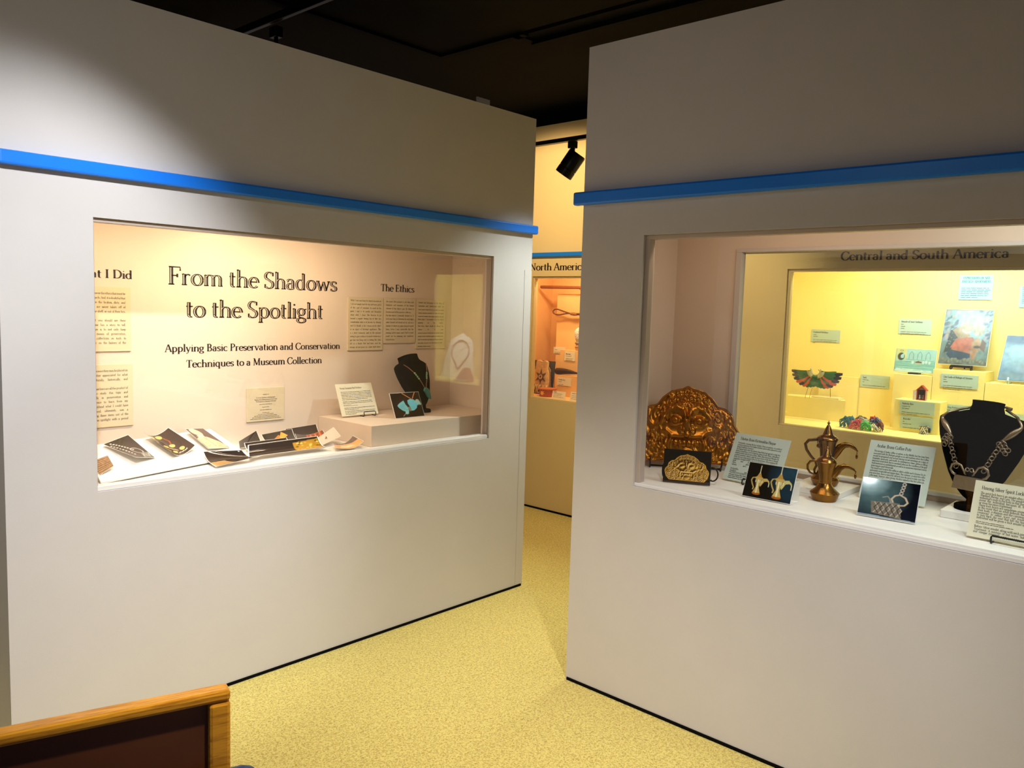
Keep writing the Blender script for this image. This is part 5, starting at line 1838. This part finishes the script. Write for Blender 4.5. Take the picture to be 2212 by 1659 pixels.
MB().prism([(.021 * math.cos(a), .135 + .023 * math.sin(a)) for a in np.linspace(0, 2 * PI, 24, endpoint=False)], -.0265, -.0245).build('roundel', M_HIDE, parent=pc)
MB().torus((0, -.0265, .135), .022, .0022, 24, 6).build('roundel_ring', mat('brown_star', S(104, 84, 72), .8), parent=pc, smooth=True)
cx = MB()
cx.box(-.010, -.0275, .133, .010, -.0265, .137).box(-.002, -.0275, .125, .002, -.0265, .145)
cx.build('cross', M_INK, parent=pc)
for i in range(16):
    x = -.090 + .012 * i
    r = random.Random(i)
    MB().tube([(x, -.016, .075), (x + r.uniform(-.006, .006), -.028, .05), (x * 1.05 + r.uniform(-.01, .01), -.03, .022), (x * 1.08 + r.uniform(-.01, .012), -.034, .004)], .0052, 6).build('fringe', M_HID2 if i % 3 == 0 else M_HIDE, parent=pc, smooth=True)
for sx in (-1, 1):
    for i in range(5):
        MB().tube([(sx * (.066 + .006 * i), -.012, .215 - .028 * i), (sx * (.086 + .004 * i), -.016, .19 - .028 * i), (sx * (.092 + .003 * i), -.02, .15 - .028 * i)], .005, 6).build('fringe', M_HID2, parent=pc, smooth=True)

# birch box
bx = thing('bark_box', 'round orange bark box with a pale leaf, in front of the pouch', 'box', (4.775, 3.998, ZN), FR)
MB().lathe([(.001, 0), (.062, 0), (.066, .055), (.001, .055)], 32).build('box_body', mat('orange_bark', S(172, 84, 24), .55, noise=.25, nscale=40), parent=bx, smooth=True, auto=40)
MB().lathe([(.001, .055), (.074, .055), (.074, .063), (.001, .066)], 32).build('lid', mat('orange_bark_lid', S(196, 112, 44), .55, noise=.2, nscale=40), parent=bx, smooth=True, auto=40)
lf = []
for i in range(14):
    a = PI / 2 + i * PI / 7
    r = .024 if i % 2 == 0 else .011
    lf.append((r * math.cos(a), .030 + r * math.sin(a)))
vs = [(x, -math.sqrt(.0648 ** 2 - x * x) - .001, z) for x, z in lf] + [(0, -.0658, .030)]
MB().add(vs, [(i, (i + 1) % 14, 14) for i in range(14)]).build('leaf', mat('pale_leaf', S(240, 190, 90), .6), parent=bx)

GN = 'object labels in the orange case'
obj_label('small label on the back panel above the boot block, upper left', 5.059, 4.125, 1.149, .122, .050, ['~.3'], GN, M_CARD, bars=(.8, .5))
obj_label('cream label on the block under the fur boot', 4.949, 3.930, 1.106, .104, .070, ['Moccasin', '~.8'], GN, M_CARD, bars=(.98, .9))
obj_label('cream label headed Powder Horn on the low block under the horn', 4.879, 3.920, .916, .136, .062, ['Powder Horn', '~.35'], GN, M_CARD, bars=(.5, .95))
text_card('cream label leaning right of the bark box, on the case floor', (4.722, 3.848, ZN), FR, rad(14), .126, .056, [('Basket', .014, .044, .009, None, 'L', False), (None, .014, .034, .007, .08, 'L', False), (None, .014, .022, .006, .08, 'L', False), (None, .014, .010, .006, .10, 'L', False)], GN, M_CARD, M_INKS, .003, 'object_label', 'label', 1.5)
text_card('cream label half hidden by the right wall, on the orange case floor', (4.722, 3.682, ZN), FR, rad(14), .110, .064, [(None, .014, .050, .009, .05, 'L', False), (None, .014, .034, .007, .08, 'L', False), (None, .014, .022, .006, .08, 'L', False), (None, .014, .010, .006, .09, 'L', False)], GN, M_CARD, M_INKS, .003, 'object_label', 'label', 1.5)

# ------------------------------------------------------------------ track lights
t1 = thing('light_track', 'black lighting track with a rod hung in the gap between the walls', 'lighting track', (3.6, 0, 2.445))
MB().box(-.017, 1.2, -.012, .017, 4.3, .010).build('rail', M_TRACK, parent=t1, bevel=.002)
for y in (1.6,):
    MB().box(-.006, y - .006, .010, .006, y + .006, .503).build('hanger', M_TRACK, parent=t1)


def track_head(label, loc, axis, L=.135, R=.051):
    o = thing('track_spotlight', label, 'spotlight', loc)
    MB().box(-.018, -.022, -.052, .018, .022, -.013).build('adapter', M_TRACK, parent=o, bevel=.003)
    MB().tube([(0, .006, -.05), (0, .006, -.105)], .008, 10).tube([(0, -.010, -.05), (0, -.010, -.105)], .006, 8).build('stem', M_TRACK, parent=o, smooth=True)
    q = Vector(axis).normalized().to_track_quat('-Z', 'Y').to_matrix().to_4x4()
    T = Matrix.Translation((0, -R * .55, -.095)) @ q @ Matrix.Translation((0, 0, -.03))
    hd = MB().lathe([(.001, .045), (R * .92, .045), (R, .037), (R, -.050), (R * .96, -.052), (R * .96, -.055), (R, -.057), (R, -.094), (R * .93, -.096), (R * .86, -.05), (.001, -.04)], 36, T=T)
    hd.build('head', M_TRACK, parent=o, smooth=True, auto=40)
    return o


track_head('black cylindrical spotlight hanging from the track in the gap', (3.6, 2.895, 2.445), (-.18, .42, -.66))
fl = track_head('track spotlight of the front aisle, mirrored in the glossy silver lock photograph', (0.345, 1.42, 2.86), (.55, .42, -1), .20, .085)
MB().lathe([(.001, -.052), (.070, -.052), (.072, -.046), (.001, -.046)], 32, T=Matrix.Translation((0, -.085 * .55, -.095)) @ Vector((.55, .42, -1)).normalized().to_track_quat('-Z', 'Y').to_matrix().to_4x4() @ Matrix.Translation((0, 0, -.03))).build('lamp_face', lamp_mat(), parent=fl)
t2 = thing('light_track', 'black lighting track with bright edge on the ceiling above the left wall', 'lighting track', (2.16, 0, 2.845))
MB().box(-.012, 2.2, -.022, .012, 4.4, .015).build('rail', mat('track_metal', S(34, 30, 24), .35, metal=.8), parent=t2, bevel=.003)
o = thing('track_spotlight', 'dark ceiling spotlight half hidden behind the top of the left wall', 'spotlight', (2.19, 3.62, 2.815))
MB().box(-.02, -.03, -.05, .02, .03, 0).build('adapter', M_TRACK, parent=o, bevel=.003)
MB().tube([(0, 0, -.05), (0, 0, -.115)], .010, 10).build('stem', M_TRACK, parent=o, smooth=True)
MB().lathe([(.001, -.26), (.075, -.25), (.085, -.15), (.075, -.12), (.03, -.105), (.001, -.105)], 32, T=Matrix.Translation((.03, 0, 0))).build('head', M_TRACK, parent=o, smooth=True, auto=40)

# ------------------------------------------------------------------ oak chair in the near corner
chr_ = thing('oak_armchair', 'oak armchair with dark panelled arm and blue seat, bottom left corner', 'chair', (.857, 1.590, 0), rad(-17.4))


def arm(y0, s):
    """closed arm; s = +1 when its inner face looks to -y"""
    fm = MB()
    a, b = (y0, y0 + .045)
    fm.box(-.76, a, .624, .0, b, .650).box(-.046, a, 0, .0, b, .6245).box(-.76, a, 0, -.714, b, .6245).box(-.715, a, .10, -.045, b, .15)
    f = fm.build('arm_frame', M_OAK, parent=chr_, bevel=.008)
    p0, p1 = (a + .017, a + .029)
    MB().box(-.716, p0, .148, -.044, p1, .626).build('arm_panel', M_BROWNP, parent=f)


arm(0.0, 1)
arm(-.665, -1)
MB().box(-.712, -.618, .30, -.045, -.002, .34).build('seat_frame', M_OAK, parent=chr_, bevel=.004)
MB().box(-.700, -.616, .342, .050, -.004, .488).build('seat_cushion', M_BLUEF, parent=chr_, bevel=.03)
MB().box(-.800, -.664, .30, -.764, .044, .80).build('back_panel', M_OAK, parent=chr_, bevel=.008)
MB().box(-.755, -.612, .48, -.66, -.008, .80).build('back_cushion', M_BLUEF, parent=chr_, bevel=.03)
